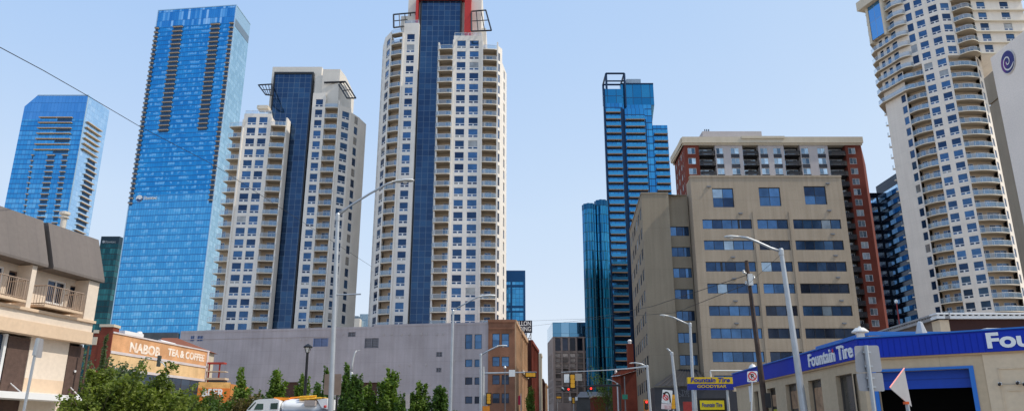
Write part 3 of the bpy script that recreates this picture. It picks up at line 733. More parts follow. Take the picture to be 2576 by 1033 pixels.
# ---------------------------------------------------------------- small blue tower behind the tall twin
sb = curtain('mid blue curtain wall', [(0, (.03, .20, .44)), (.5, (.06, .30, .55)), (1, (.14, .42, .68))], 1.6, 2.0, (.015, .10, .24), .12, .14, .85, .08, rows=.5, seed=41, clumps=.3)
X0, X1 = gx(1262, 700, 335), gx(1321.5, 700, 335)
t = thing('office_tower', 'small blue glass tower right of the tall cream tower, above the brown brick block', 'office tower', ((X0 + X1) / 2, 345, 0))
fc = Face((X0, 335), (X1, 335)); zt_ = gz(680, 335)
m = MB(); fc.quad(m, 0, fc.len, 0, gz(708, 335)); m.build('glazing', sb, t)
nb = plain('navy spandrel', (.012, .07, .18), .25, .6, .08)
m = MB(); m.box(X0, X1, 334.7, 350, gz(708, 335), zt_)
for y0, y1 in ((716, 722), (768, 774), (781, 785), (820, 826)): fc.box(m, 0, fc.len, gz(y1, 335), gz(y0, 335), -.3, .25)
fc.box(m, fc.px(1284, 750)[0], fc.px(1288, 750)[0], 0, gz(708, 335), -.2, .3); fc.box(m, fc.len - .9, fc.len, 0, gz(708, 335), -.2, .3)
m.face([(X1, 335, 0), (X1, 350, 0), (X1, 350, zt_), (X1, 335, zt_)]); m.build('spandrels', nb, t)
t = thing('office_tower', 'pale glass block glimpsed low between the two cream apartment towers', 'office tower', (gx(915, 800, 300), 310, 0))
x0, x1 = gx(880, 800, 300), gx(934, 800, 300)
m = MB(); m.box(gx(905, 800, 300), x1, 300, 318, 0, gz(789, 300)); m.build('glazing', curtain('pale blue office glass', [(0, (.35, .55, .75)), (1, (.6, .78, .92))], 1.6, 3, (.25, .4, .55), .15, .4, .8, .1, seed=44), t)
m = MB(); m.box(x0, gx(905, 800, 296), 296, 318, 0, gz(800, 296)); m.build('wall', white_clad, t)
m = MB(); m.box(gx(884, 800, 297), gx(900, 800, 297), 298, 312, gz(800, 297), gz(793, 297)); m.build('plant_room', plain('louvre grey', (.16, .22, .28), .5), t)

# ---------------------------------------------------------------- ribbed teal tower
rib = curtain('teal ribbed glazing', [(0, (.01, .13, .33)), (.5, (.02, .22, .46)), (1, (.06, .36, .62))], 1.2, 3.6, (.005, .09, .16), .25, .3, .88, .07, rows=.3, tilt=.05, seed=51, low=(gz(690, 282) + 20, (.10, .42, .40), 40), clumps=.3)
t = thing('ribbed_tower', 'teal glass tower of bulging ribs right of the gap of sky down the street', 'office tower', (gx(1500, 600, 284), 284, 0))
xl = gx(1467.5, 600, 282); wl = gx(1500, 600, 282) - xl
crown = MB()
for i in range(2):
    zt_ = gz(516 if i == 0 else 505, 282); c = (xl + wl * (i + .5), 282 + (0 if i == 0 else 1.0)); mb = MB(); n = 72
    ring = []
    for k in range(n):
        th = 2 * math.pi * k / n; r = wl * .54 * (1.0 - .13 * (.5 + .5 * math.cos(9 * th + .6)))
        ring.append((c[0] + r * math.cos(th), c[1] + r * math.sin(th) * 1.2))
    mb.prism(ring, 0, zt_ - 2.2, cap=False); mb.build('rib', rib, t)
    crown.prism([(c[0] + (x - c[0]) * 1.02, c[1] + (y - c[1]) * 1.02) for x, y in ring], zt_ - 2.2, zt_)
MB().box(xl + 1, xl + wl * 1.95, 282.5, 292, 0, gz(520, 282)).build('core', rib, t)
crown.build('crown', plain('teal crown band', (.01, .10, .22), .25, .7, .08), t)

# ---------------------------------------------------------------- dark blue balcony tower
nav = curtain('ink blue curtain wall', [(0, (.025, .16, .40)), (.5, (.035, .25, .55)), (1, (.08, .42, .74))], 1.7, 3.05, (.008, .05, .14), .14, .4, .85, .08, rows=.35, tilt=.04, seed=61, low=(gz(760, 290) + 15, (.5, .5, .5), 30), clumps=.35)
navtop = curtain('ink blue crown glazing', [(0, (.012, .13, .30)), (.5, (.02, .19, .40)), (1, (.06, .32, .52))], 3.6, 6.2, (.01, .08, .2), .25, .35, .85, .08, rows=.2, tilt=.03, seed=63)
navdk = plain('ink blue frame', (.008, .035, .09), .3, .5, .1)
def X(x, Y=290, y=400): return gx(x, y, Y)
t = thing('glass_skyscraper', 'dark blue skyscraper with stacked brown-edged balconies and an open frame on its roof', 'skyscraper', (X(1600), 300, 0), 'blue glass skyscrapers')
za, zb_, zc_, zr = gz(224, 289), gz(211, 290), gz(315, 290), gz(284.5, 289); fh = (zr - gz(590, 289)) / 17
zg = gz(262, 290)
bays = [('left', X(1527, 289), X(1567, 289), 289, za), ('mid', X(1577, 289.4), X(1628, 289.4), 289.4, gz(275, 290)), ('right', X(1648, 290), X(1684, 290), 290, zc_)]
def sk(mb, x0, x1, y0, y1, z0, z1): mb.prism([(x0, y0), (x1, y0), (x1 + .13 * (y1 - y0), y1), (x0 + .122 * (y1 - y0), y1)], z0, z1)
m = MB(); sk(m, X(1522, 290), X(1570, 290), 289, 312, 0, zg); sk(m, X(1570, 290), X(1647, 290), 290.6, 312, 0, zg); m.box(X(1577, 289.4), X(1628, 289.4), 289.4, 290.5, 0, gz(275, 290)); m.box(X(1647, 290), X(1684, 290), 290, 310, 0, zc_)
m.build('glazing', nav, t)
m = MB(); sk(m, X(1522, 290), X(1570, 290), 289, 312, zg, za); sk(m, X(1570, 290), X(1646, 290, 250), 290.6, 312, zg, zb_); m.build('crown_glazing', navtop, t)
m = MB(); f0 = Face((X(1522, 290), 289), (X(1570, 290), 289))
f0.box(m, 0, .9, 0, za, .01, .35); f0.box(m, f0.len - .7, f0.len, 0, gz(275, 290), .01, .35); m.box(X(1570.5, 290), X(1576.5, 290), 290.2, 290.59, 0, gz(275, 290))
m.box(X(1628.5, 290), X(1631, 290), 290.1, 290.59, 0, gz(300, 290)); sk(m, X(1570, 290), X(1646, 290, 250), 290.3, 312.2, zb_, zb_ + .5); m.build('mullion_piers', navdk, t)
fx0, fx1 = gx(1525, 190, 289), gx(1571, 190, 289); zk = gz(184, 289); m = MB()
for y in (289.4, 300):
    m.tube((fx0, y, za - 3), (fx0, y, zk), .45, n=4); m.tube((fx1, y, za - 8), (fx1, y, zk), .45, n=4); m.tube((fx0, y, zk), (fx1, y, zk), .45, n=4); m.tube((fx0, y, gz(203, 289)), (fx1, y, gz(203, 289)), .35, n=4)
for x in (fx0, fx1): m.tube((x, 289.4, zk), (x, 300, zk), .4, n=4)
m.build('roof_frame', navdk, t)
m = MB(); m.box(gx(1576, 205, 294), gx(1612, 205, 294), 294, 304, zb_, gz(199, 294)); m.build('plant_screen', plain('grey louvre screen', (.28, .36, .45), .5, .3, .15), t)
bs = []
brn = plain('brown balcony slab', (.30, .20, .13), .9, 0, .1)
blue_rail = clear('blue railing glass', (.05, .34, .64), .8)
for nm, a, b_, Y, zt_ in bays:
    fc = Face((a, Y), (b_, Y)); n = 0
    for k in range(0, 40):
        z = zr - fh * k
        if z > zt_ - 3 or z < 15: continue
        mb = MB(); fc.box(mb, .2, fc.len - .2, z - .16, z + .16, -.2, 1.2); mb.new_r(); fc.box(mb, .25, fc.len - .25, z + .16, z + 1.2, 1.12, 1.18, 1); bs.append(mb)
parts('balcony', bs, [brn, blue_rail], t)

# ---------------------------------------------------------------- brown grey office slab at the end of the street
gw = concrete('brown grey granite', (.43, .335, .29), joint_h=3.7, joint_w=0, jdark=.8, streak=.1)
t = thing('office_tower', 'brown grey office tower with a glass top closing the end of the street', 'office tower', (gx(1440, 900, 310), 310, 0))
x0, x1 = gx(1390.5, 850, 300), gx(1530, 850, 300); zt_, zb_ = gz(810, 300), gz(846, 300)
fc = Face((x0, 300), (x1, 300)); fs = Face((gx(1377, 850, 322), 322), (x0, 300))
m = MB(); fc.quad(m, 0, fc.len, zb_, zt_); m.build('glass_top', curtain('steel blue glazing', [(0, (.06, .20, .34)), (.6, (.12, .28, .42)), (1, (.35, .55, .7))], 3.2, 8, (.05, .14, .24), .12, .1, .85, .06, rows=0, tilt=.05, seed=71), t)
m = MB(); fs.quad(m, 0, fs.len, zb_, zt_); m.face([(x0, 300, zt_), (x1, 300, zt_), (x1, 322, zt_), (fs.o.x, 322, zt_)]); m.build('side_glass', curtain('pale steel glazing', [(0, (.35, .5, .62)), (1, (.6, .75, .85))], 3, 8, (.3, .42, .5), .12, .1, .8, .08, seed=72), t)
pitch = (fc.px(1478, 900)[0] - fc.px(1404, 900)[0]) / 4; a00 = fc.px(1404, 900)[0]
w_, holes, wins = MB(), [], []
rows_ = [gz(y, 300) for y in (892, 905, 918, 931, 944.5, 962, 978, 992, 1006)]
for i in range(8):
    a = a00 + pitch * i
    if a + 1.4 > fc.len: break
    holes.append((a - 1.25, a + 1.25, gz(881, 300), gz(849, 300))); wins.append((holes[-1], 1))
    for z in rows_: holes.append((a - 1.1, a + 1.1, z - .85, z + .75)); wins.append((holes[-1], 0))
fc.wall(w_, 0, fc.len, 0, zb_, holes, .4)
for i in range(9):
    a = a00 + pitch * (i - .5)
    if 0.4 < a < fc.len: fc.box(w_, a - .35, a + .35, 0, zb_, .01, .5)
fs.wall(w_, 0, fs.len, 0, zb_, [(k * 3 + 1.6, k * 3 + 2.9, z - .9, z + .9) for k in range(6) for z in rows_], .3); w_.build('wall', gw, t)
tint = glass('beige reflection glass', (.10, .08, .075), (.50, .42, .37), .4, .12); blk = glass('black glass', (.01, .012, .02), (.04, .05, .08), .5, .06)  # beige panes: the reflection is put into the glass colour
fr_dk = plain('dark bronze frame', (.05, .045, .045), .5)
parts('window', [window(fc, *h, d=-.35, fr=.12) for h, k in wins if not k], [fr_dk, tint], t)
parts('tall_window', [window(fc, *h, d=-.35, fr=.15, cols=1, rows=1) for h, k in wins if k], [fr_dk, blk], t)
m = MB(); fs.quad(m, 0, fs.len, 0, zb_ - .1, -.32); m.build('side_glass_strips', blk, t)
# ================================================================== mid-distance buildings
SKEW = 0
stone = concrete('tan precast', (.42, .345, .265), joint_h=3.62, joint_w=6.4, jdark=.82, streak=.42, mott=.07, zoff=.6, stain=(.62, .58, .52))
hosp_glass = glass('office glass', (.012, .03, .075), (.085, .20, .40), .6, .07, curt=(.08, (.4, .5, .58)), tilt=.05)
hosp_dark = glass('dim office glass', (.012, .016, .03), (.04, .07, .13), .5, .08, tilt=.05)
dk_frame = plain('dark window frame', (.03, .03, .035), .5)
pale_pane = glass('pale blind glass', (.45, .5, .55), (.75, .78, .8), .2, .2)
# ---------------------------------------------------------------- tan eight storey block on the right
xl, xr = gx(1737, 458, 125), gx(2115, 443, 125); zt_ = gz(446, 125)
t = thing('office_block', 'tan concrete block with long window strips and three square windows under its roofline', 'office block', ((xl + xr) / 2, 135, 0))
fc = Face((xl, 125), (xr, 125)); w_ = MB(); holes = []; specs = []
def rect(x0, x1, y0, y1, yr=None):
    ym = (y0 + y1) / 2; a0 = fc.px(x0, ym)[0]; a1 = fc.px(x1, ym)[0]; return (a0, a1, fc.px(x0, y1)[1], fc.px(x0, y0)[1])
for x0, x1, y0, y1 in ((1793, 1846, 473, 521), (1910, 1964, 471, 518), (2024, 2079, 468, 514)):
    h = rect(x0, x1, y0, y1); holes.append(h); specs.append((h, 'sq'))
cols_ = [(fc.px(1767.6, 563)[0], fc.px(1891.7, 563)[0], 5), (fc.px(1905.7, 563)[0], fc.px(1983, 563)[0], 3), (fc.px(1996, 563)[0], fc.px(2116, 563)[0], 5)]
zr = [fc.px(1830, y)[1] for y in (563.2, 616, 669.8, 724.7, 780.8, 837.6, 896.5)]
zr += [zr[-1] - (zr[-2] - zr[-1]) * k for k in (1, 2)]
for r, z in enumerate(zr):
    for c_, (a0, a1, n) in enumerate(cols_):
        h = (a0, a1, z - .84, z + .84); holes.append(h); specs.append((h, 'strip', n, (c_ == 1 and r in (1, 4, 5, 6)) or (c_ == 2 and r in (3, 5)), (r, c_)))
fc.wall(w_, 0, fc.len, 0, zt_, holes, .35)
w_.face([(xl, 125, zt_), (xr, 125, zt_), (xr + 9, 150, zt_), (xl + 6, 150, zt_)]); w_.face([(xr, 125, 0), (xr + 9, 150, 0), (xr + 9, 150, zt_), (xr, 125, zt_)]); w_.face([(xl, 125, 0), (xl, 125, zt_), (xl + .2, 129, zt_), (xl + .2, 129, 0)]); w_.face([(xl + 6, 150, 0), (xr + 9, 150, 0), (xr + 9, 150, zt_), (xl + 6, 150, zt_)])
fc.box(w_, -.05, fc.len + .05, zt_, zt_ + .35, -1, .12)
for a in (cols_[0][1], cols_[1][1]):           # piers between the window strips
    b_ = cols_[1][0] if a == cols_[0][1] else cols_[2][0]; fc.box(w_, a + .22, b_ - .22, 0, zr[0] + 2.2, .01, .10)
w_.build('wall', stone, t)
sq, st, sd_ = [], [], []
for s_ in specs:
    h = s_[0]
    if s_[1] == 'sq': sq.append(window(fc, *h, d=-.28, fr=.1, cols=2, rows=2, bar=.07))
    else:
        mb = window(fc, *h, d=-.26, fr=.08, cols=s_[2], bar=.09)
        if s_[4] in ((0, 0), (2, 0)):          # a pale strip of curtain
            a = h[0] + (h[1] - h[0]) * (.72 if s_[4] == (0, 0) else .3); fc.box(mb, a, a + .35, h[2] + .1, h[3] - .1, -.24, -.22, 0)
        (sd_ if s_[3] else st).append(mb)
parts('square_window', sq, [dk_frame, hosp_glass], t); parts('strip_window', st, [dk_frame, hosp_glass], t); parts('strip_window', sd_, [dk_frame, hosp_dark], t)
vents = []
for x, y in ((1863, 536), (2086, 529), (1783, 469), (2082, 461), (1844, 646), (2102, 642), (1847, 700), (2108, 697), (1850, 756), (2117, 755), (1853, 812), (2124, 812), (2095, 588)):
    a, z = fc.px(x, y); mb = MB(); fc.box(mb, a - .35, a + .35, z - .1, z + .1, 0, .12); fc.box(mb, a - .2, a + .2, z - .18, z - .1, 0, .3); vents.append(mb)
parts('wall_vent', vents, plain('vent grey', (.2, .21, .23), .5), t)
# wing on the left with its recessed bay and long side
xa, xb = gx(1613, 488, 127), gx(1681, 488, 127); zw = gz(488, 127); xs, ys = gx(1584, 584, 153), 153
fw, frc, fsd = Face((xa, 127), (xb, 127)), Face((xb, 128), (xl, 128)), Face((xs, ys), (xa, 127))
m = MB(); fw.quad(m, 0, fw.len, 0, zw)
hs = []
for y in (581, 632, 695, 745, 799, 852, 905): 
    a0 = frc.px(1686 + (y - 581) * .075, y)[0]; a1 = frc.px(1735 + (y - 581) * .075, y)[0]; z = frc.px(1700, y)[1]; hs.append((max(.15, a0), min(a1, frc.len - .1), z - .85, z + .85))
z0_ = hs[0][2] + .85; z6 = hs[-1][2] + .85; hs = [(h[0], h[1], z0_ + (z6 - z0_) * i / 6 - .85, z0_ + (z6 - z0_) * i / 6 + .85) for i, h in enumerate(hs)]
frc.wall(m, 0, frc.len, 0, zw + .2, hs, .3)
m.face([(xb, 127, 0), (xb, 128, 0), (xb, 128, zw), (xb, 127, zw)]); m.face([(xa, 127, zw), (xb, 127, zw), (xl, 128, zw), (xl + 3, ys, zw), (xs, ys, zw)])
side_h = []
for z in [z0_ + (z6 - z0_) * i / 6 for i in range(-1, 8)]:
    if z < 2: continue
    for k in range(6): side_h.append((2.0 + k * 4.0, 4.1 + k * 4.0, z - 1.0, z + .95))
fsd.wall(m, 0, fsd.len, 0, zw, side_h, .12); fw.box(m, -.05, fw.len, zw, zw + .3, -.8, .1); fsd.box(m, 0, fsd.len, zw, zw + .3, -.8, .1)
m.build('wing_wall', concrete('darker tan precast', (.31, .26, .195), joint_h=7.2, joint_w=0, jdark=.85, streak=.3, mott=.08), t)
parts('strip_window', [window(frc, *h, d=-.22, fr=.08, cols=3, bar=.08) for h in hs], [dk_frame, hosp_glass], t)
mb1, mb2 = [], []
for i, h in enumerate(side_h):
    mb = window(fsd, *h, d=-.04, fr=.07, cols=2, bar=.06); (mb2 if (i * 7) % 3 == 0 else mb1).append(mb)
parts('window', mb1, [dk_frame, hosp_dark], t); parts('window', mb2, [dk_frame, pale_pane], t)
# dark entrance roof
m = MB(); za = gz(927, 126); zb_ = gz(970, 117)
q = [(gx(1642, 970, 117), 117, zb_), (gx(1785, 960, 117), 117, zb_), (gx(1752, 926, 126.8), 126.8, za), (gx(1706, 927, 126.8), 126.8, za)]
m.face(q)
for i in range(1, 9):
    f_ = i / 9; a = Vector(q[0]).lerp(Vector(q[1]), f_); b_ = Vector(q[3]).lerp(Vector(q[2]), f_); m.tube(a + Vector((0, -.05, .06)), b_ + Vector((0, -.05, .06)), .06, n=4)
m.build('entrance_roof', plain('standing seam charcoal', (.045, .045, .05), .5, .3, .15), t)
m = MB(); m.box(q[0][0] + .3, gx(1868, 990, 117), 117.4, 124, 0, zb_ - .15); m.build('entrance', plain('charcoal fascia', (.035, .036, .045), .6, 0, .2), t)
fe = Face((q[0][0], 117.3), (q[1][0], 117.3)); dimw = plain('dim lettering', (.35, .4, .45), .5)
for i, (y, s_) in enumerate(((984, 'A. THE'), (993, 'PORTS'))):
    a, z = fe.px(1700, y); text_mb(s_, on_face(fe, a, z - .25, 0.05), width=2.0, height=.5, extrude=.05).build('lettering', plain('faded sign grey', (.13, .135, .16), .6), t)

# ---------------------------------------------------------------- red brick apartments behind it
kbrick = concrete('red brick', (.18, .046, .032), joint_h=.09, jdark=.85, jt=.02, streak=.18, mott=.14)
kbrick2 = kbrick
kwhite = concrete('pale lavender panels', (.50, .465, .47), joint_h=2.95, jdark=.9, streak=.1, mott=.06)
kcream = concrete('cream cornice stone', (.60, .53, .42), streak=.15, mott=.06)
kbal = plain('dark balcony', (.035, .03, .03), .6, 0, .2)
YK = 380
def kx(x): return gx(x, YK, 200)
t = thing('brick_apartments', 'red brick and pale panel apartment slab with a cream cornice rising behind the tan block', 'apartment block', (kx(1940), 210, 0))
zt_ = gz(364, 200); z1 = gz(369, 200) - .3; fh = (gz(369.0, 200) - gz(771.5, 200)) / 15
rows = [z1 - .9 - fh * k for k in range(0, 25) if z1 - .9 - fh * k > 3]
fk = Face((kx(1722), 200), (kx(2167), 200)); A = lambda x: kx(x) - kx(1722)
zone = [('b', 1722, 1758, [(1730, 1749)]), ('k', 1758, 1799, []), ('w', 1799, 1868, [(1801.5, 1819), (1838, 1859)]), ('k', 1868, 1908, []), ('w', 1908, 1972, [(1912, 1931), (1945, 1965)]), ('k', 1972, 2013, []), ('w', 2013, 2083, [(2015, 2034), (2056, 2076)]), ('k', 2083, 2127, []), ('b', 2127, 2167, [(2134, 2152)])]
mbk, mwh, wn, spn, bl, mdk = MB(), MB(), [], [], [], MB()
for kind, xa_, xb_, ws in zone:
    a0, a1 = A(xa_), A(xb_); full = xa_ > 2080 or xa_ < 1730
    rr = rows if full else rows[:5]
    if kind == 'k':
        fk.box(mdk, a0, a1, 0, z1 + 1.2, -2.2, -1.9)
        for z in rr:
            sl_, rl = balcony(fk, a0 + .1, a1 - .1, z - 1.25, 1.9, .5, th=.25); mb = MB(); mb.join(sl_)
            rl.m = [1] * len(rl.m); mb.join(rl); bl.append(mb)
            wn.append(window(fk, a0 + .5, a1 - .5, z - 1.15, z + 1.0, d=-1.85, fr=.1, cols=3))
    else:
        tgt = mbk if kind == 'b' else mwh; hs = [(A(p), A(q_), z - .95, z + .85) for p, q_ in ws for z in rr]
        fk.wall(tgt, a0, a1, 0, z1 + 1.2, hs, .25)
        for h in hs:
            wn.append(window(fk, *h, d=-.15, fr=.09, cols=2))
            if kind == 'w': mb = MB(); fk.box(mb, h[0], h[1], h[2] - fh + 1.85, h[2] - .02, .01, .06); spn.append(mb)
        for s_ in (a0, a1): tgt.face([fk.p(s_, 0, 0), fk.p(s_, 0, -2.2), fk.p(s_, z1 + 1.2, -2.2), fk.p(s_, z1 + 1.2, 0)])
fsk = Face((gx(1697, 410, 216), 216), (kx(1722), 200))
hs = [(a, a + 1.9, z - .95, z + .85) for a in (1.2, 5.2, 9.4, 12.6) for z in rows[:10]]
fsk.wall(mbk, 0, fsk.len, 0, z1 + 1.2, hs, .25); wn += [window(fsk, *h, d=-.15, fr=.09, cols=2) for h in hs]
xr_ = kx(2167); mbk.face([(xr_, 200, 0), (xr_ + 9, 217, 0), (xr_ + 9, 217, z1 + 1), (xr_, 200, z1 + 1)]); mbk.face([(fsk.o.x, 216, 0), (xr_ + 9, 217, 0), (xr_ + 9, 217, z1 + 1), (fsk.o.x, 216, z1 + 1)])
mbk.build('brick_wall', kbrick, t); mwh.build('panel_wall', kwhite, t); mdk.build('balcony_recess', kbal, t); parts('spandrel', spn, plain('dark spandrel', (.03, .035, .05), .5), t)
parts('window', wn, [wframe, glass('bright apartment glass', (.05, .09, .14), (.55, .70, .82), .75, .06, tilt=.06)], t); parts('balcony', bl, [kbal, plain('dark railing', (.02, .02, .025), .5)], t)
m = MB(); fk.box(m, -.6, fk.len + .5, z1 + 1.2, z1 + 3.0, -16, .8); fk.box(m, -.4, fk.len + .3, z1 + .7, z1 + 1.2, -15, .4); fsk.box(m, -.5, fsk.len, z1 + 1.2, z1 + 3.0, -2, .8); fsk.box(m, -.5, fsk.len, z1 + .7, z1 + 1.2, -2, .4)
fk.box(m, A(1866), A(1974), z1 + 2.4, z1 + 3.1, -3, 1.1)
fk.box(m, A(1800), A(2082), rows[3] + .2, rows[3] + 1.5, -.5, .5); m.build('cornice', kcream, t)
m = MB(); fk.box(m, A(1778), A(1930), z1 + 3.0, z1 + 6.2, -14, -3); m.build('penthouse', kwhite, t)
m = MB()
for a in (A(1787), A(1792), A(1797)): m.tube(fk.p(a, z1 + 6.2, -4), fk.p(a, z1 + 7.2, -4), .16, n=6)
m.build('roof_vent', dk_frame, t)

# ---------------------------------------------------------------- dark navy tower with bright windows
t = thing('office_tower', 'navy black tower with bright windows between brick slab and curved cream tower', 'office tower', (125, 245, 0))
xa, xb = gx(2188, 600, 243), gx(2222, 600, 243); fa = Face((xa, 243), (xb, 243)); fb = Face((xb, 243), (xb + .2, 229)); fd = Face((xb + .2, 229), (xb + 9, 226))
fh = (gz(504, 243) - gz(818, 243)) / 13.4; zr = [gz(504, 243) - fh * k for k in range(0, 24) if gz(504, 243) - fh * k > 3]
blackc = curtain('black spandrel wall', [(0, (.006, .01, .02)), (1, (.015, .03, .06))], 2, 3.1, (.004, .006, .01), .1, .2, .6, .12, seed=81)
m = MB(); zt1 = gz(485, 243); zt2 = gz(469.6, 243)
hs = [(fa.len * .28, fa.len * .93, z - .95, z + .95) for z in zr]; fa.wall(m, 0, fa.len, 0, zt1, hs, .2)
fb.quad(m, 0, fb.len, 0, zt2); hd = [(.6, 3.6, z - 1.05, z + .85) for z in zr] + [(4.6, 8.0, z - 1.05, z + .85) for z in zr]; fd.wall(m, 0, fd.len, 0, zt2, hd, .2)
m.face([(xb, 243, zt1 - 5), (xb, 243, zt2), (xb + 12, 262, zt2), (xb + 12, 262, zt1 - 5)]); m.face([(xb, 243, zt2), (xb + .2, 229, zt2), (xb + 9, 226, zt2), (xb + 18, 262, zt2)]); m.face([(xa, 243, zt1), (xb, 243, zt1), (xb + 6, 260, zt1), (xa + 6, 260, zt1)]); m.face([(xa, 243, 0), (xa, 243, zt1), (xa + 8, 260, zt1), (xa + 8, 260, 0)])
m.build('wall', blackc, t)
brt = glass('sky bright glass', (.50, .68, .84), (.78, .90, 1.0), .9, .06, tilt=.03)
parts('window', [window(fa, *h, d=-.1, fr=.08, cols=2) for h in hs] + [window(fd, *h, d=-.1, fr=.08, cols=2) for h in hd], [dk_frame, brt], t)
bays = []
for z in zr[:-1]:
    mb = MB(); n = 8; pts = []
    for i in range(n + 1):
        a = .6 + (fb.len - 1.2) * i / n; q = fb.p(a, 0, .05 + .45 * math.sin(math.pi * i / n)); pts.append((q.x, q.y))
    mb.prism(pts, z - 1.2, z + .3); bays.append(mb)
parts('bay_window', bays, curtain('navy bay glass', [(0, (.015, .07, .16)), (1, (.06, .20, .36))], 1.4, 3.1, (.005, .02, .05), .12, .05, .8, .06, seed=83), t)
m = MB(); fb.quad(m, .3, fb.len - .3, zt2 - 6, zt2 - 3.5, .05); m.build('top_glazing', brt, t)

# ---------------------------------------------------------------- long blank mauve building
GL, GR = P(455, 834, 160.8), P(1228.6, 815, 150); t = thing('warehouse', 'long mauve grey blank wall building with few windows below the cream apartment towers', 'warehouse', ((GL.x + GR.x) / 2, 158, 0))
mauve = concrete('mauve painted brick', (.47, .42, .435), joint_h=2.6, joint_w=0, jdark=.90, streak=.32, mott=.11, jt=.08)
fg = Face((GL.x, GL.y), (GR.x, GR.y)); zt_ = GR.z; m = MB(); holes = []; gw_ = []
def grect(x0, x1, y0, y1):
    ym = (y0 + y1) / 2; return (fg.px(x0, ym)[0], fg.px(x1, ym)[0], fg.px(x0, y1)[1], fg.px(x0, y0)[1])
for y0, y1, rws in ((840, 877, 2), (903, 922, 1), (948, 966.6, 1), (996, 1014, 1)):
    for x0, x1 in ((1170, 1188), (1193.7, 1212)): h = grect(x0, x1, y0, y1); holes.append(h); gw_.append((h, rws, y0))
lv = [grect(*q) for q in ((788.6, 824.7, 850, 871), (917.7, 952, 850, 874.6), (876, 894, 834.6, 846.4), (1098, 1112, 884.6, 896.5), (1098, 1110, 924, 935), (1098, 1110, 969, 981), (480, 488, 844, 857), (497, 510, 844, 857))]
dr = [grect(711, 748, 960, 1040), grect(903, 948, 961, 1040)]; dr = [(a, b_, 0.0, d_) for a, b_, c_, d_ in dr]
fg.wall(m, 0, fg.len, 0, zt_, holes + lv + dr, .35)
bkL = (GL.x - 2, GL.y + 14); bkR = (GR.x, GR.y + 14)
m.face([(GL.x, GL.y, zt_), (GR.x, GR.y, zt_), (*bkR, zt_), (*bkL, zt_)]); m.face([(*bkL, 0), (*bkR, 0), (*bkR, zt_), (*bkL, zt_)]); m.face([(*bkL, 0), (GL.x, GL.y, 0), (GL.x, GL.y, zt_), (*bkL, zt_)])
a_ = fg.px(940, 822)[0]; fg.box(m, a_, fg.len, zt_, zt_ + .45, -1, .06); fg.box(m, 0, a_, zt_ - .35, zt_ + .1, -1, .06); fg.box(m, 0, fg.px(820, 830)[0], zt_ - 1.75, zt_ - 1.6, 0.01, .08)
m.build('wall', mauve, t)
blue_w = glass('plain blue glass', (.03, .08, .17), (.10, .22, .40), .5, .08); 
parts('window', [window(fg, *h, d=-.2, fr=.09, rows=r_) for h, r_, y0 in gw_ if y0 < 940], [dk_frame, blue_w], t); parts('window', [window(fg, *h, d=-.2, fr=.09) for h, r_, y0 in gw_ if y0 > 940], [dk_frame, hosp_dark], t)
lo = []
for i, h in enumerate(lv):
    mb = MB(); fg.quad(mb, *h, d=-.3); n = max(3, int((h[3] - h[2]) / .28))
    for k in range(n): z = h[2] + (h[3] - h[2]) * (k + .5) / n; fg.box(mb, h[0], h[1], z - .05, z + .06, -.28, -.1)
    for k in (0, .5, 1): a = h[0] + (h[1] - h[0]) * k; fg.box(mb, a - .05, a + .05, h[2], h[3], -.3, .04)
    lo.append(mb)
parts('louvre', lo[1:6], plain('grey louvre', (.22, .22, .25), .5), t); parts('louvre', [lo[0]] + lo[6:], plain('blue louvre', (.20, .26, .44), .5), t)
m = []
for h in dr: mb = MB(); fg.quad(mb, *h, d=-.34); m.append(mb)
parts('loading_door', m, concrete('rusty door', (.10, .055, .045), streak=.5), t)
an = []
for x, y in ((1010, 840), (1030, 839), (1060, 839), (1073, 839), (1100, 839), (1115, 839), (966, 917), (1004, 917), (1030, 917), (1072, 916), (1080, 966), (965, 840), (985, 839), (720, 853), (730, 852), (756, 852), (772, 851), (845, 838), (864, 839), (1143, 905)):
    a, z = fg.px(x, y); mb = MB(); fg.box(mb, a - .18, a + .18, z - .18, z + .18, 0, .1); fg.box(mb, a - .09, a + .09, z - .34, z - .18, 0, .07); an.append(mb)
parts('wall_plate', an, plain('plate grey', (.42, .38, .38), .7), t)

# ---------------------------------------------------------------- brown brick corner block
wb = brick('brown brick', (.32, .145, .085), (.27, .12, .07), (.28, .17, .12)); wtan_sun = brick('sunny tan brick', (.60, .38, .23), (.53, .33, .20), (.58, .44, .30))  # sunshine on the street fronts put into the paler brick colour
A0, A1 = P(1228.8, 805, 149.6), P(1295, 805.3, 149.6); B1 = P(1307.3, 830.4, 164)
t = thing('brick_building', 'brown brick corner block with paired windows beside the long mauve wall', 'brick building', (A0.x + 4, 156, 0), 'brick blocks along the left of the street')
ff, fs = Face((A0.x, A0.y), (A1.x, A1.y)), Face((A1.x, A1.y), (B1.x, B1.y)); zt_ = A0.z; m = MB(); hs = []
for y0, y1 in ((838, 872), (896, 920.5), (942, 966), (988, 1013)):
    for x0, x1 in ((1238.5, 1257), (1262, 1280.5)): hs.append((ff.px(x0, y0)[0], ff.px(x1, y0)[0], ff.px(x0, y1)[1], ff.px(x0, y0)[1]))
ff.wall(m, 0, ff.len, 0, zt_, hs, .3); ff.box(m, -.1, ff.len + .1, zt_ - .4, zt_ + .15, -1, .15); ff.box(m, 0, ff.len, zt_ - 1.75, zt_ - 1.5, .01, .12)
m.face([(A0.x, A0.y, zt_), (A1.x, A1.y, zt_), (B1.x, B1.y, zt_), (A0.x, B1.y, zt_)]); m.face([(A0.x, B1.y, 0), (B1.x, B1.y, 0), (B1.x, B1.y, zt_), (A0.x, B1.y, zt_)]); m.build('wall', wb, t)
m = MB(); h2 = [(a, a + 1.5, hs[i * 2][2], hs[i * 2][3]) for i in range(4) for a in (1.6, 4.6, 7.6, 10.6)]; fs.wall(m, 0, fs.len, 0, zt_, h2, .3)
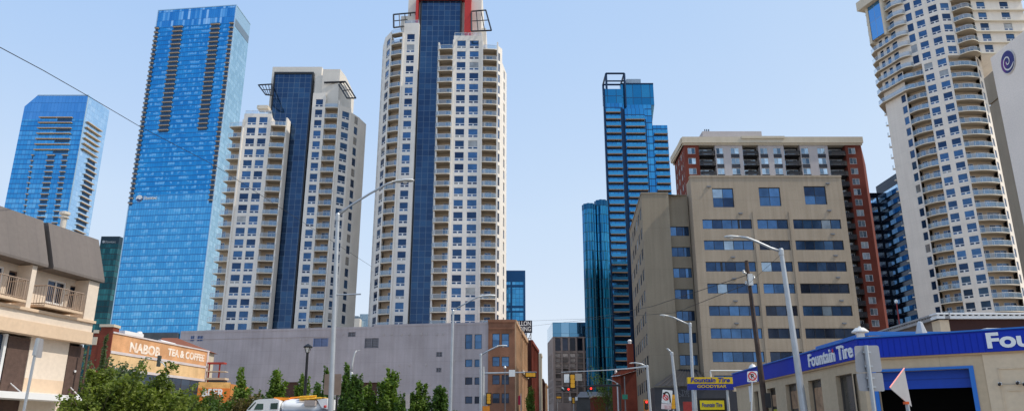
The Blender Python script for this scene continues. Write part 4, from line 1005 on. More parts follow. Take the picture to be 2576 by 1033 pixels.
for a in (0.05, 3.6, 6.6, 9.6, 12.9): fs.box(m, a, a + .7, 0, zt_, .01, .25)
fs.box(m, 0, fs.len, zt_ - .5, zt_ + .15, -1, .35); m.build('street_front', wtan_sun, t)
parts('window', [window(ff, *h, d=-.2, fr=.09, rows=2) for h in hs[:4]], [dk_frame, blue_w], t); parts('window', [window(ff, *h, d=-.2, fr=.09, rows=2) for h in hs[4:]] + [window(fs, *h, d=-.2, fr=.09, rows=2) for h in h2], [dk_frame, hosp_dark], t)
def street_block(name, label, p0, p1, mat, side_mat, z_s, bays_n=4, win=True, group='brick blocks along the left of the street', trim=None, depth=16):
    """block whose street front runs p0 -> p1 (sunny) with its near end wall facing the camera"""
    t = thing(name, label, 'brick building', (p0.x - 5, (p0.y + p1.y) / 2, 0), group)
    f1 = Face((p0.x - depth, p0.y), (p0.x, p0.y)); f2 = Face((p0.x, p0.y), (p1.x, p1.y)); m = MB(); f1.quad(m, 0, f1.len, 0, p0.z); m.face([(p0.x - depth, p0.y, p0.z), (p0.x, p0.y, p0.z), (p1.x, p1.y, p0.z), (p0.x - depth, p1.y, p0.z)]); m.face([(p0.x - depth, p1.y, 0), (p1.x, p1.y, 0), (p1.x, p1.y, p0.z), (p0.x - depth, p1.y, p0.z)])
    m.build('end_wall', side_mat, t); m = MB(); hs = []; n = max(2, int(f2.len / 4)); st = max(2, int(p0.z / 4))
    for i in range(n):
        for k in range(st): a = (i + .25) * f2.len / n; hs.append((a, a + f2.len / n * .5, k * p0.z / st + 1.0, k * p0.z / st + 3.0))
    f2.wall(m, 0, f2.len, 0, p0.z, hs, .3); f2.box(m, 0, f2.len, p0.z - .6, p0.z + .2, -.8, .4)
    for i in range(n + 1): a = min(f2.len - .4, max(0, i * f2.len / n - .2)); f2.box(m, a, a + .4, 0, p0.z - .6, .01, .22)
    m.build('street_front', mat, t)
    if trim:
        m = MB(); f2.box(m, .1, f2.len - .1, p0.z * .62, p0.z * .62 + .7, .23, .5); f2.box(m, .1, f2.len - .1, p0.z * .2, p0.z * .2 + 1.8, .23, .5); m.build('stone_trim', trim, t)
    parts('window', [window(f2, *h, d=-.2, fr=.08, rows=2) for h in hs], [dk_frame, hosp_dark], t); return t
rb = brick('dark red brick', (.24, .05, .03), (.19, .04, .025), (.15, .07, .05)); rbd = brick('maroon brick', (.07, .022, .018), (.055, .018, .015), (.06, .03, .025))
street_block('brick_building', 'tan brick block with cream stone bands, second along the left side of the street', P(1309.8, 831.6, 164.5), P(1324.6, 857.5, 182), wtan_sun, wb, 0, trim=kcream)
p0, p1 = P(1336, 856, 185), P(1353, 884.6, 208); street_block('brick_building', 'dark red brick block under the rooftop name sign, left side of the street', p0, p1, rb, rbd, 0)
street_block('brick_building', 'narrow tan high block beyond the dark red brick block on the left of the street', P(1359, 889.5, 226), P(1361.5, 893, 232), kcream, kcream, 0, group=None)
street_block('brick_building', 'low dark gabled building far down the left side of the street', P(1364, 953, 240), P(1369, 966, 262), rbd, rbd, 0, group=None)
street_block('brick_building', 'farthest small tan block on the left side, touching the sliver of sky', P(1372, 964, 268), P(1376, 970, 285), wtan_sun, wtan_sun, 0, group=None)
t = thing('rooftop_sign', 'black rooftop sign board with white letters on the dark red brick block', 'rooftop sign', (P(1310, 850, 192).x, 192, gz(853, 185)))
xa, xb = gx(1279, 820, 192), gx(1338.6, 820, 192); f_ = Face((xa, 192), (xb, 192)); zb0, zb1 = gz(836, 192), gz(805, 192); m = MB(); f_.box(m, 0, f_.len, zb0, zb1, -.4, 0); m.build('board', plain('sign black', (.012, .012, .03), .5), t)
for s_, yb, h_ in (('REVILLON', 818.5, 1.1), ('BUILDING', 832, 1.1)): 
    z = gz(yb, 192); text_mb(s_, on_face(f_, .3, z, .01), width=f_.len - .6, height=1.15, extrude=.08, bold=.015).build('lettering', sign_white, t)
m = MB()
for i in range(6): 
    a = .3 + i * (f_.len - .6) / 5; m.tube(f_.p(a, gz(853, 185), -.2), f_.p(a, zb0, -.2), .1, n=4); 
    if i < 5: m.tube(f_.p(a, gz(853, 185), -.2), f_.p(a + (f_.len - .6) / 5, zb0, -.2), .07, n=4)
m.tube(f_.p(.3, gz(845, 188), -.2), f_.p(f_.len - .3, gz(845, 188), -.2), .08, n=4); m.build('scaffold', plain('rusty steel', (.16, .11, .08), .8), t)

# ---------------------------------------------------------------- painted brick wall building on the left
A0, B0 = P(285, 837, 100), P(525.6, 884, 123.5); fq = Face((A0.x, A0.y), (B0.x, B0.y)); zt_ = A0.z
t = thing('brick_building', 'old orange brick building with faded white painted lettering along its sunny side wall', 'brick building', ((A0.x + B0.x) / 2 - 6, 112, 0))
ob = brick('faded orange brick', (.74, .38, .18), (.66, .33, .155), (.64, .42, .26)); tb = brick('ochre painted brick', (.82, .56, .28), (.76, .50, .25), (.70, .53, .34))
zb1 = fq.px(400, 904.5)[1]; zb0 = fq.px(523, 959)[1]
m = MB(); fq.quad(m, 0, fq.len, zb1, zt_); m.build('upper_wall', ob, t); m = MB(); fq.quad(m, 0, fq.len, zb0, zb1); m.build('lower_wall', tb, t)
m = MB(); fq.box(m, 0, fq.len, zb1 - .12, zb1 + .22, .01, .1); fq.box(m, 0, fq.len, zb0 - .05, zb0 + .3, .01, .08); fq.box(m, -.1, fq.len + .1, zt_, zt_ + .2, -.6, .12); fq.box(m, fq.len - .5, fq.len, zb0, zt_, .01, .1); m.build('stone_band', plain('pale lilac stone', (.62, .56, .56), .8), t)
m = MB(); fq.quad(m, 0, fq.len, 0, zb0); m.build('ground_floor', curtain('shop glazing', [(0, (.03, .04, .06)), (.6, (.08, .11, .16)), (1, (.18, .25, .34))], 2.4, 4, (.05, .05, .06), .2, .3, .4, .15, seed=91), t)
fl = Face((gx(240, 822, 100), 100.0), (A0.x, 100.0)); zf = gz(822, 100); m = MB(); fl.box(m, fl.len - 1.6, fl.len, 0, zf, -1.4, .15); fl.box(m, 0, 1.2, 0, zf - .6, -1.4, .1)
hs = [(1.6, 2.6, zf - 5.2, zf - 2.6), (3.0, 3.9, zf - 5.2, zf - 2.6), (1.6, 2.6, zf - 9.5, zf - 6.8), (3.0, 3.9, zf - 9.5, zf - 6.8)]; hs = [h for h in hs if h[1] < fl.len - 1.6]
fl.wall(m, 0, fl.len, 0, zf - .8, hs, .4); m.face([(fl.o.x, 100, zf - .8), (A0.x, 100, zf - .8), (B0.x, B0.y, zt_), (fl.o.x, B0.y, zt_)]); m.face([(B0.x, B0.y, 0), (B0.x, B0.y, zt_), (fl.o.x, B0.y, zt_), (fl.o.x, B0.y, 0)]); m.face([(fl.o.x, 100, 0), (fl.o.x, 100, zt_), (fl.o.x, B0.y, zt_), (fl.o.x, B0.y, 0)]); m.build('front_wall', rb, t)
m = MB(); fl.box(m, fl.len - 1.8, fl.len + .1, zf, zf + .35, -1.5, .3); fl.box(m, 0, fl.len - 1.8, zf - .8, zf - .4, -1, .3); fl.box(m, fl.len - 3.2, fl.len - 1.9, zf - 2.3, zf - 1.3, 0.01, .2); fl.box(m, 1.0, fl.len - 1.6, zf - 5.9, zf - 5.4, .01, .25); fl.box(m, 0, fl.len - 1.6, zf - 10.4, zf - 9.8, .01, .25); m.build('stone_trim', kcream, t)
parts('window', [window(fl, *h, d=-.25, fr=.1, rows=2) for h in hs], [wframe, hosp_dark], t)
def faded(name, c1, c2):
    m, t_, b = new_mat(name); g = node(t_, 'ShaderNodeNewGeometry'); f_ = ramp_(t_, noise_(t_, 1.7, 6, g.outputs['Position']), -.25, .85)
    cl = node(t_, 'ShaderNodeClamp'); t_.links.new(f_, cl.inputs[0]); t_.links.new(mix_(t_, cl.outputs[0], c1, c2), b.inputs['Base Color']); b.inputs['Roughness'].default_value = .95; return m
fade = faded('faded white paint', (.88, .82, .74), (.74, .44, .25))
def wall_text(s_, xa, xb, ya, yb, y_l, **k):
    a0, z0 = fq.px(xa, ya); a1, _ = fq.px(xb, yb); z1 = fq.px(xa, y_l)[1]
    return text_mb(s_, on_face(fq, a0, z0, .02), width=a1 - a0, height=z1 - z0, extrude=.02, **k)
wall_text('NABOB', 324.7, 401, 884, 893, 858, bold=.045).build('lettering', fade, t); wall_text('TEA & COFFEE', 421, 513, 893.5, 905, 873.5, bold=.045).build('lettering', fade, t)
m = MB(); fq.box(m, 4.0, 8.2, zt_ + .2, zt_ + .9, -4, -1.2); m.lathe(fq.p(9.8, zt_ + .2, -3), [(.5, 0), (.5, .9), (.3, 1.3)], 10); m.tube(fq.p(14, zt_ + .5, -2.5), fq.p(18, zt_ + .4, -2.5), .4, n=8); m.build('roof_duct', sign_white, t)
m = MB(); rs = plain('red steel', (.40, .05, .035), .6); fr_ = Face((B0.x, B0.y), (B0.x + 2.6, B0.y + .5)); 
for a in (.3, 1.9): m.tube(fr_.p(a, 0, 0), fr_.p(a, gz(913, 124), 0), .13, n=6)
m.box(B0.x, B0.x + 2.7, B0.y - .3, B0.y + 1, gz(915, 124), gz(911, 124)); m.build('fire_stair', rs, t)
m = MB(); m.box(B0.x, B0.x + 3.2, B0.y - .4, B0.y + 1.2, gz(955, 124), gz(950, 124)); m.box(B0.x, B0.x + 3.0, B0.y - .4, B0.y + 1.2, gz(935, 124), gz(933, 124)); m.build('landing', kcream, t)
t = thing('tiled_house', 'low house with a red tiled hip roof behind the faded lettering wall', 'house', (gx(440, 860, 138), 140, 0))
xa, xb, xc, xd = gx(382, 871, 133), gx(484, 871, 133), gx(408, 849, 139), gx(446, 849, 139); ze, zr_ = gz(872, 133), gz(849, 139); m = MB()
m.face([(xa, 133, ze), (xb, 133, ze), (xd, 139, zr_), (xc, 139, zr_)]); m.face([(xb, 133, ze), (xb, 145, ze), (xd, 139, zr_)]); m.face([(xa, 145, ze), (xa, 133, ze), (xc, 139, zr_)]); m.face([(xb, 145, ze), (xa, 145, ze), (xc, 139, zr_), (xd, 139, zr_)]); m.build('roof', concrete('red roof tiles', (.27, .10, .06), joint_h=.35, jdark=.7, jt=.08, streak=.1), t)
m = MB(); m.box(xa + .5, xb - .5, 133.6, 144.5, 0, ze); m.build('wall', kcream, t)
t = thing('podium', 'dark low podium at the foot of the tallest blue skyscraper with a round blue end', 'podium', (gx(400, 840, 300), 310, 0))
m = MB(); m.box(gx(330, 840, 300), gx(446, 840, 300), 300, 330, 0, gz(836, 300)); m.build('wall', plain('podium grey', (.07, .08, .09), .5, 0, .3), t); m = MB(); m.lathe((gx(449, 840, 300), 303, 0), [(1.6 * 1.0, 0), (1.6, gz(834, 300))], 16); m.build('stair_drum', sb, t)
t = thing('corner_shop', 'small orange shop front with block letters, half hidden by shrubs', 'shop', (gx(536, 990, 118), 121, 0))
xa, xb = gx(499, 975, 118), gx(574, 975, 118); fo = Face((xa, 118), (xb, 118.8)); za, zb_ = gz(992, 118), gz(960, 118); zc_ = gz(975, 118)
m = MB(); m.box(xa, xb, 119, 127, 0, zb_ - .2); m.build('wall', plain('orange stucco', (.50, .20, .05), .9), t); m = MB(); fo.box(m, 0, fo.len, za - 1.5, zc_, 0, .3); m.build('lower_fascia', plain('orange red fascia', (.74, .20, .03), .6, 0, .2, 1.5), t)
m = MB(); fo.box(m, 0, fo.len, zc_ + .003, zb_, 0, .26); m.build('upper_fascia', plain('patchy orange fascia', (.80, .44, .14), .6, 0, .4, 1.2), t); m = MB(); m.box(xa + 1.2, xb - 1, 118.5, 120, zb_, zb_ + .35); m.build('roof_edge', dk_frame, t)
text_mb('BEER', on_face(fo, .7, za - .25, .3), width=fo.len * .68, height=1.15, extrude=.05, bold=.03).build('lettering', sign_white, t)
# ---------------------------------------------------------------- small brick buildings at the right end of the street
t = thing('brick_building', 'dark red brick hall with a tall chimney left of the tan block', 'brick building', (gx(1590, 980, 158), 160, 0))
xa, xb = gx(1563, 980, 156), gx(1592, 980, 156); m = MB(); m.box(xa, xb + 5, 156, 170, 0, gz(930, 156)); m.build('wall', rb, t)
m = MB(); m.face([(xa - .6, 155.4, gz(945, 156)), (xb + 1, 155.4, gz(931, 156)), (xb + 1, 168, gz(918, 156)), (xa - .6, 168, gz(935, 156))]); m.build('roof', plain('pale tin roof', (.45, .45, .44), .5, .2), t)
m = MB(); cx0, cx1 = gx(1581, 890, 156), gx(1596, 890, 156); m.box(cx0, cx1, 157, 158.4, gz(935, 156), gz(862, 156)); m.build('chimney', rb, t); m = MB(); m.lathe(((cx0 + cx1) / 2, 157.6, gz(862, 156)), [(.35, 0), (.35, .5), (.5, .55), (.25, .9)], 8); m.build('chimney_cap', sign_white, t)
t = thing('brick_tower', 'slim brown brick turret with a white finial beside the dark red hall', 'brick tower', (gx(1551, 980, 170), 171, 0))
xa, xb = gx(1546, 980, 170), gx(1558, 980, 170); m = MB(); m.box(xa, xb, 170, 171.2, 0, gz(945, 170)); m.build('shaft', wb, t); m = MB(); m.lathe(((xa + xb) / 2, 170.6, gz(945, 170)), [(.62, 0), (.5, .3), (.3, .5), (.22, .9), (.3, 1.0), (.1, 1.5)], 10); m.build('finial', sign_white, t)
t = thing('low_building', 'low red brick shop at street level below the teal ribbed tower', 'brick building', (gx(1510, 1010, 190), 195, 0))
m = MB(); m.box(gx(1495, 1010, 190), gx(1523, 1010, 190), 190, 200, 0, gz(997, 190)); m.build('wall', rb, t); m = MB(); m.box(gx(1493, 1010, 190), gx(1524, 1010, 190), 189.7, 200, gz(997, 190), gz(994, 190)); m.build('cornice', kcream, t)
t = thing('low_building', 'low dark roofed building at the end of the street under the grey tower', 'brick building', (gx(1500, 1000, 240), 245, 0))
xa, xb = gx(1450, 990, 240), gx(1560, 990, 240); m = MB(); m.box(xa, xb, 241, 255, 0, gz(997, 240)); m.build('wall', plain('podium grey', (.07, .08, .09), .5), t); m = MB(); m.face([(xa, 240, gz(998, 240)), (xb, 240, gz(998, 240)), (xb - 2, 249, gz(984, 249)), (xa + 2, 249, gz(984, 249))]); m.build('roof', plain('slate roof', (.05, .06, .08), .6, 0, .3), t)
# ================================================================== near buildings
SKEW = 0
# ---------------------------------------------------------------- cream corner building with dark mansard, left edge
C = (-20.9, 38.0); fl = Face((C[0] - .194 * 26, C[1] - 26), C); L0 = fl.len
stucco = concrete('warm white stucco', (.74, .635, .53), streak=.10, mott=.05); peach = concrete('peach stucco', (.70, .53, .38), streak=.12, mott=.06)
mans = concrete('dark mansard metal', (.155, .135, .125), joint_w=.55, jdark=.85, jt=.02, streak=.25, mott=.08, rough=.6, stain=(1.5, 1.45, 1.4))
bwood = plain('brown cladding', (.10, .062, .05), .85, 0, .25, 5, bump=.3)
t = thing('corner_building', 'cream corner building with a dark mansard roof and small balconies, at the left edge', 'corner building', (C[0] - 6, C[1] - 12, 0))
L_ = lambda x, y, d=0: fl.px(x, y, d)
zmb = L_(248, 709)[1]; zmt = L_(240, 600, -.55)[1]; zled = L_(230, 809)[1]; zb1 = L_(228, 835)[1]; zb0 = L_(228, 865)[1]
a_g0 = L_(113, 671)[0]; a_g1 = L_(126, 674)[0]
def mansard(a0, a1):
    mb = MB(); p = fl.p
    pr = [(0.18, zmb), (.18, zmb + .12), (-.55, zmt), (-1.0, zmt), (-1.0, zmb)]
    n = len(pr); vs = [p(a0, z, d) for d, z in pr] + [p(a1, z, d) for d, z in pr]
    mb.mesh(vs, [(i, n + i, n + (i + 1) % n, (i + 1) % n) for i in range(n)] + [tuple(range(n)), tuple(range(n, 2 * n))[::-1]]); return mb
parts('mansard_panel', [mansard(a_g0 - 9.5, a_g0), mansard(a_g1, L0 + .1)], mans, t)
m = MB(); fl.box(m, L0 - 20, L0 - .4, 0, zmt - .15, -14, -1.05); fl.box(m, L0 - 1.0, L0 + .25, zmb - .6, zmt - .45, -6, -2.2); m.build('core_wall', stucco, t)
DR = -.75
wdoor = [(L_(122, 700, DR)[0], L_(171, 700, DR)[0]), (L_(-24, 650, DR)[0], L_(18, 650, DR)[0])]; wpan = [(L_(179, 710, DR)[0], L_(199, 710, DR)[0]), (L_(27, 665, DR)[0], L_(49, 665, DR)[0])]
zs0 = L_(150, 768, DR)[1]; zs1 = zmb - .12
m = MB(); hs = [(a, b, zs0, zs1 - .12) for a, b in wdoor] + [(a, b, zs0, zs1 - .2) for a, b in wpan]; hs.sort()
fl.wall(m, L0 - 20, L0, zled, zmb + .3, hs, .15, DR)
m2 = MB(); a_p = L_(79, 690)[0], L_(91, 690)[0]; fl.box(m2, a_p[0], a_p[1], zled, zmb - .02, DR, 0); a_r = L_(221, 730)[0]; fl.box(m2, a_r, L0, zled, zmb - .02, DR, 0); fl.box(m2, L0 - 20, L0 - 19, zled, zmb - .02, DR, 0)
fl.box(m2, L0 - 20, L0, L_(150, 795)[1] + .0, zled + .02, DR - .2, .0)
fl.box(m2, L0 - 20, L0, zb1, zled - .06, -1, -.02); m.join(m2); m.build('upper_wall', stucco, t)
m = MB(); fl.box(m, L0 - 20, L0 + .06, zled - .06, zled + .06, -1, .10); fl.box(m, L0 - 20, L0 + .05, zb0, zb1, -1.2, .05); m.build('band', peach, t)
parts('balcony_door', [window(fl, a, b, zs0, zs1 - .12, d=DR - .1, fr=.09, cols=2, rows=1, bar=.08) for a, b in wdoor], [wframe, hosp_dark], t)
parts('side_light', [window(fl, a, b, zs0, zs1 - .2, d=DR - .1, fr=.05) for a, b in wpan], [plain('brown window frame', (.16, .11, .09), .6), hosp_dark], t)
bal = []
for x0, x1 in ((103, 200), (-70, 52)):
    mb = MB(); a0, a1 = L_(x0, 735)[0], L_(x1, 735)[0]; zt_ = L_(150, 728)[1]; z0 = L_(150, 776)[1]; D = .30
    for a, b, d0, d1 in ((a0, a1, D, D), (a0, a0, DR, D), (a1, a1, DR, D)):
        mb.tube(fl.p(a, zt_, d0), fl.p(b, zt_, d1), .03, n=4); mb.tube(fl.p(a, z0 + .06, d0), fl.p(b, z0 + .06, d1), .025, n=4)
    n = max(8, int((a1 - a0) / .11))
    for i in range(n + 1): a = a0 + (a1 - a0) * i / n; mb.tube(fl.p(a, z0, D), fl.p(a, zt_, D), .028 if i % 4 == 0 else .012, n=4, cap=False)
    for i in range(1, 7): d = DR + (D - DR) * i / 7; mb.tube(fl.p(a0, z0, d), fl.p(a0, zt_, d), .012, n=4, cap=False); mb.tube(fl.p(a1, z0, d), fl.p(a1, zt_, d), .012, n=4, cap=False)
    fl.box(mb, a0 - .03, a1 + .03, z0 - .1, z0, DR, D + .04, 1); bal.append(mb)
parts('balcony', bal, [plain('brown railing', (.34, .25, .19), .6), peach], t)
DG = -.45; zg1 = zb0
def gp(x0, x1, y=870): return L_(x0, y, DG)[0], L_(x1, y, DG)[0]
m = MB(); a0, a1 = gp(76, 174.5); zs = L_(140, 956, DG)[1], L_(140, 988, DG)[1]
fl.box(m, a0, a1, 0, zs[1], -2, DG); fl.box(m, a0, a1, zs[0], zg1, -2, DG); m.build('ground_wall', stucco, t)
m = MB(); fl.box(m, a0, a1, zs[1], zs[0], -2, DG + .006); m.build('peach_panel', peach, t)
b0, b1 = gp(176.5, 215), gp(20, 76); pn = []
for q in (b0, b1): mb = MB(); fl.box(mb, q[0] + .02, q[1] - .01, 0, zg1 - .12, -2, DG - .03); pn.append(mb)
parts('brown_panel', pn, bwood, t)
m = MB(); fl.box(m, b1[0] - 6, b1[0] - .25, 2.2, zg1 - .1, -2, DG - .1); m.build('shop_window', hosp_dark, t)
m = MB(); fl.box(m, b1[0] - .24, b1[0] - .1, 0, zg1 - .05, -2, DG + .02); fl.box(m, b1[0] - 6, b1[0] - .25, 0, 2.2, -2, DG); m.build('shop_frame', wframe, t)
m = MB(); fl.box(m, gp(215, 221)[0], L0 - .02, 0, zg1, -2, DG - .15); m.build('corner_post', plain('dark corner post', (.035, .025, .02), .7), t)
m = MB(); m.tube(fl.p(L0 - .1, 0, .03), fl.p(L0 - .1, zg1 - .1, .03), .05, n=6); m.build('downpipe', plain('brown downpipe', (.09, .05, .035), .5), t)
zaw = L_(100, 1000, .9)[1]; aw1 = L_(206, 1003, .9)[0]; zc = L_(206, 1003, .9)[1]
m = MB(); fl.box(m, L0 - 18, aw1, zc - .13, zc + .14, DG, .9); m.build('awning', plain('white fascia', (.80, .80, .80), .5, 0, .04), t)
rods = []
for (x0, y0), (x1, y1) in (((26, 966), (53, 985)), ((177, 976), (199, 994))):
    mb = MB(); p_ = L_(x0, y0, DG); q_ = L_(x1, y1, .7); mb.tube(fl.p(p_[0], p_[1] + .05, DG), fl.p(q_[0], zc + .14, .7), .025, n=6); rods.append(mb)
parts('awning_rod', rods, sign_white, t)
m = MB(); a, z = L_(187, 933, DG); m.lathe(fl.p(a, z - .05, DG + .04), [(.05, 0), (.06, .05), (.05, .1)], 8); m.build('wall_lamp', sign_white, t)
m = MB(); q = P(161, 569, 35); m.lathe((q.x - .8, 36.2, zmt - .4), [(.13, 0), (.13, 1.0), (.22, 1.0), (.22, 1.05), (.13, 1.06), (.13, 1.16), (.24, 1.17), (.24, 1.3), (.05, 1.36)], 12); m.build('roof_vent', plain('cream vent', (.62, .57, .50), .6), t)

# ---------------------------------------------------------------- blue banded tyre shop
A0, B0 = (14.8, 51.5), (14.67, 32.4); D0 = (24.6, 25.66); fA, fB = Face(A0, B0), Face(B0, D0); ZT, ZB = 5.6, 4.79
tan = concrete('tan stucco', (.58, .45, .305), joint_w=3.2, jdark=.85, streak=.2, mott=.06, jt=.03); tanb = concrete('light tan stucco', (.72, .575, .41), streak=.15, mott=.06)
blue = plain('royal blue metal', (.002, .028, .40), .5, 0, .10, .8, spec=.25); blue2 = plain('bright blue trim', (.02, .16, .55), .4, 0, .05)
t = thing('tyre_shop', 'tan garage building with a royal blue band and white letters in the lower right', 'garage', (19, 38, 0))
m = MB(); hs = []
for x0, x1, y0 in ((1896, 1907, 984), (1929, 1950, 977), (1975, 2003, 967), (2032, 2065, 957), (2101, 2143, 945)):
    a0, zt_ = fA.px(x0, y0); a1, _ = fA.px(x1, y0); hs.append((a0, a1, .9, zt_))
fA.wall(m, 0, fA.len, 0, ZB + .02, hs, .3)
g0, zg = fB.px(2204, 934); g1, _ = fB.px(2437, 926); zg = fB.px(2300, 931)[1]
fB.wall(m, 0, fB.px(2472, 900)[0], 0, ZB + .02, [(g0, g1, 0, zg)], .45); m.face([(A0[0], A0[1], 0), (A0[0], A0[1], ZB), (30, 52, ZB), (30, 52, 0)]); m.build('wall', tan, t)
m = MB(); fB.box(m, fB.px(2472, 900)[0], fB.len, 0, ZB + .02, -.5, .03); m.build('corner_wall', tanb, t)  # brighter light on this stretch put into a lighter stucco
m = MB(); m.face([(A0[0], A0[1], ZT - .3), (B0[0], B0[1], ZT - .3), (D0[0], D0[1], ZT - .3), (30, 40, ZT - .3), (30, 52, ZT - .3)]); m.build('roof', plain('flat roof gravel', (.3, .27, .24), .95), t)
def ribbed(fc, a0, a1, z0, z1, m):
    n = int((a1 - a0) / .22)
    for i in range(n):
        b0 = a0 + (a1 - a0) * i / n; w_ = (a1 - a0) / n; m.face([fc.p(b0, z0, .16), fc.p(b0 + w_ * .7, z0, .16), fc.p(b0 + w_ * .7, z1, .16), fc.p(b0, z1, .16)]); m.face([fc.p(b0 + w_ * .7, z0, .16), fc.p(b0 + w_, z0, .135), fc.p(b0 + w_, z1, .135), fc.p(b0 + w_ * .7, z1, .16)])
m = MB(); fA.box(m, -.15, fA.len + .1, ZB, ZT, -.4, .14); ax = fB.px(2478, 860)[0]; fB.box(m, -.08, fB.len, ZB, ZT, -.4, .13); ribbed(fB, .0, ax, ZB + .002, ZT - .07, m); fB.box(m, ax, fB.len, ZB + .002, ZT - .07, -.3, .17); m.build('band', blue, t)
m = MB(); fA.box(m, -.2, fA.len + .16, ZT, ZT + .06, -.45, .20); fB.box(m, -.14, fB.len, ZT + .002, ZT + .06, -.45, .21); m.build('band_cap', blue2, t)
m = MB(); fA.box(m, -.1, fA.len + .12, ZB - .07, ZB, -.3, .10); fB.box(m, -.1, fB.len, ZB - .07, ZB - .002, -.3, .10); m.build('band_soffit', plain('tan trim', (.55, .36, .2), .7), t)
pw = [window(fA, *h, d=-.25, fr=.06, rows=2, bar=.05) for h in hs]
parts('window', pw, [plain('brown grey frame', (.12, .10, .085), .6), glass('dark shop glass', (.025, .025, .025), (.10, .095, .085), .25, .15)], t)  # dark brownish shop panes
post = []
for i, h in enumerate(hs[1:4]):
    mb = MB(); fA.box(mb, h[0] + .12, h[1] - .12, h[3] - 1.0 - .25 * i, h[3] - .35, -.245, -.235); post.append(mb)
    mb = MB(); fA.box(mb, h[0] + .12, h[1] - .12, 1.3, h[3] - 1.15 - .25 * i, -.245, -.235); post.append(mb)
parts('window_poster', post[:1] + post[2:], plain('poster tan', (.36, .22, .13), .8, 0, .5, 2.5), t); parts('window_poster', post[1:2], plain('poster yellow', (.45, .42, .05), .7, 0, .3, 2), t)
m = MB(); fB.box(m, g0, g1, fB.px(2300, 976)[1], zg, -.4, -.33); m.build('garage_door', concrete('blue roller door', (.010, .06, .42), joint_h=.55, jdark=.7, streak=.05, rough=.4), t)
m = MB(); fB.box(m, g0 - .16, g0, 0, zg + .1, -.1, .05); fB.box(m, g1, g1 + .16, 0, zg + .1, -.1, .05); fB.box(m, g0, g1, zg, zg + .1, -.1, .05); m.build('door_frame', blue2, t)
m = MB(); fB.quad(m, g0 - 1, g1 + 1, 0, zg, -5); fB.quad(m, g0 - 1, g1 + 1, 0, .02, -.5); m.face([fB.p(g0 - 1, 0, -5), fB.p(g0 - 1, 0, -.5), fB.p(g0 - 1, zg, -.5), fB.p(g0 - 1, zg, -5)]); m.face([fB.p(g1 + 1, 0, -5), fB.p(g1 + 1, 0, -.5), fB.p(g1 + 1, zg, -.5), fB.p(g1 + 1, zg, -5)]); m.face([fB.p(g0 - 1, zg, -5), fB.p(g1 + 1, zg, -5), fB.p(g1 + 1, zg, -.5), fB.p(g0 - 1, zg, -.5)]); m.build('garage_interior', plain('garage dark', (.015, .014, .015), .9), t)
m = MB(); a, z = fB.px(2516, 963); b_, _ = fB.px(2590, 963); z1 = fB.px(2540, 924)[1]
for q in ((a, a + .04, z - 1, z1), (a, b_, z1 - .04, z1), (a + .2, b_, fB.px(2560, 980)[1] - .02, fB.px(2560, 980)[1] + .02)): fB.box(m, *q, .03, .06)
m.build('wall_panel', tanb, t)
m = MB(); a, z = fB.px(2517, 964); fB.box(m, a, a, z, z, 0, 0)
m = MB(); a, z = fB.px(2517, 965); e_ = fB.px(2579, 966)[0]; m.tube(fB.p(a, z, .08), fB.p(e_, z - .02, .08), .012, n=5); m.build('conduit', plain('conduit grey', (.4, .36, .3), .6), t)
fx = []
for x, y, c_ in ((2516, 964, 0), (2561, 961, 1), (2578, 964, 0)):
    mb = MB(); a, z = fB.px(x, y); fB.box(mb, a - .06, a + .06, z - .05, z + .05, .04, .12); mb.tube(fB.p(a, z, .12), fB.p(a - .03, z - .05, .22), .05, n=8, mi=1); fx.append(mb)
parts('wall_light', fx, [sign_white, dk_frame], t)
white_l = plain('letter white', (.82, .82, .82), .45, 0, .03)
a0, z0 = fA.px(2036.5, 921, .15); a1, _ = fA.px(2146, 904, .15); zc_ = fA.px(2037, 890, .15)[1]
text_mb('Fountain Tire', on_face(fA, a0, ZB + .10, .145), width=(a1 - a0) * 1.02, height=.62, extrude=.05, bold=.02).build('lettering', white_l, t)
a, z = fA.px(2095, 881, .2); m = MB(); disc(on_face(fA, a, z, .15), .09, .07, mb=m); m.build('red_dot', plain('letter red', (.6, .02, .03), .4), t)
a0 = fB.px(2484, 870, .2)[0]
text_mb('Fountain Tire', on_face(fB, a0, ZB + .12, .175), height=.60, width=5.3, extrude=.05, bold=.035).build('lettering', white_l, t)
m = MB(); p_ = on_face(fA, fA.px(1889, 1000)[0], fA.px(1889, 1005)[1], 0); m.box8([p_(u, v, w_) for v in (-.1, .85) for u, w_ in ((-.2, .03), (.2, .03), (.2, 0), (-.2, 0))]); m.build('wall_notice', sign_white, t)
m = MB(); zr0 = gz(836, 40); m.box(gx(2185, 836, 40), 30, 40, 47, ZT - .3, zr0 - .15); m.build('raised_roof', tanb, t); m = MB(); m.box(gx(2185, 836, 40) - .1, 30.1, 39.9, 47, zr0 - .15, zr0 + .05); m.build('raised_roof_cap', blue2, t)
def mushroom(x, y0, y1, Y, r):
    mb = MB(); q = P(x, y1, Y); h = gz(y0, Y) - q.z; mb.lathe((q.x, Y, q.z - .3), [(r * .55, 0), (r * .55, .3 + h * .45), (r * 1.15, .3 + h * .45), (r * 1.15, .3 + h * .55), (r * .6, .3 + h * .85), (r * .2, .3 + h * .9), (r * .15, .3 + h)], 14); return mb
parts('roof_vent', [mushroom(2165.5, 820, 848, 37, .34), mushroom(1894.5, 913, 936, 49, .22)], plain('vent white', (.72, .70, .66), .4, .2), t, smooth=False)
m = MB(); q = P(2318, 838, 38); m.lathe((q.x, 38, q.z - .4), [(.34, 0), (.30, .3), (.12, .95), (.05, 1.0)], 10); m.build('roof_cowl', plain('zinc cowl', (.5, .5, .52), .35, .6), t)
m = MB(); m.box(gx(2482, 828, 33), 32, 33, 36, gz(834, 33), gz(824, 33)); m.build('roof_unit', sign_white, t)

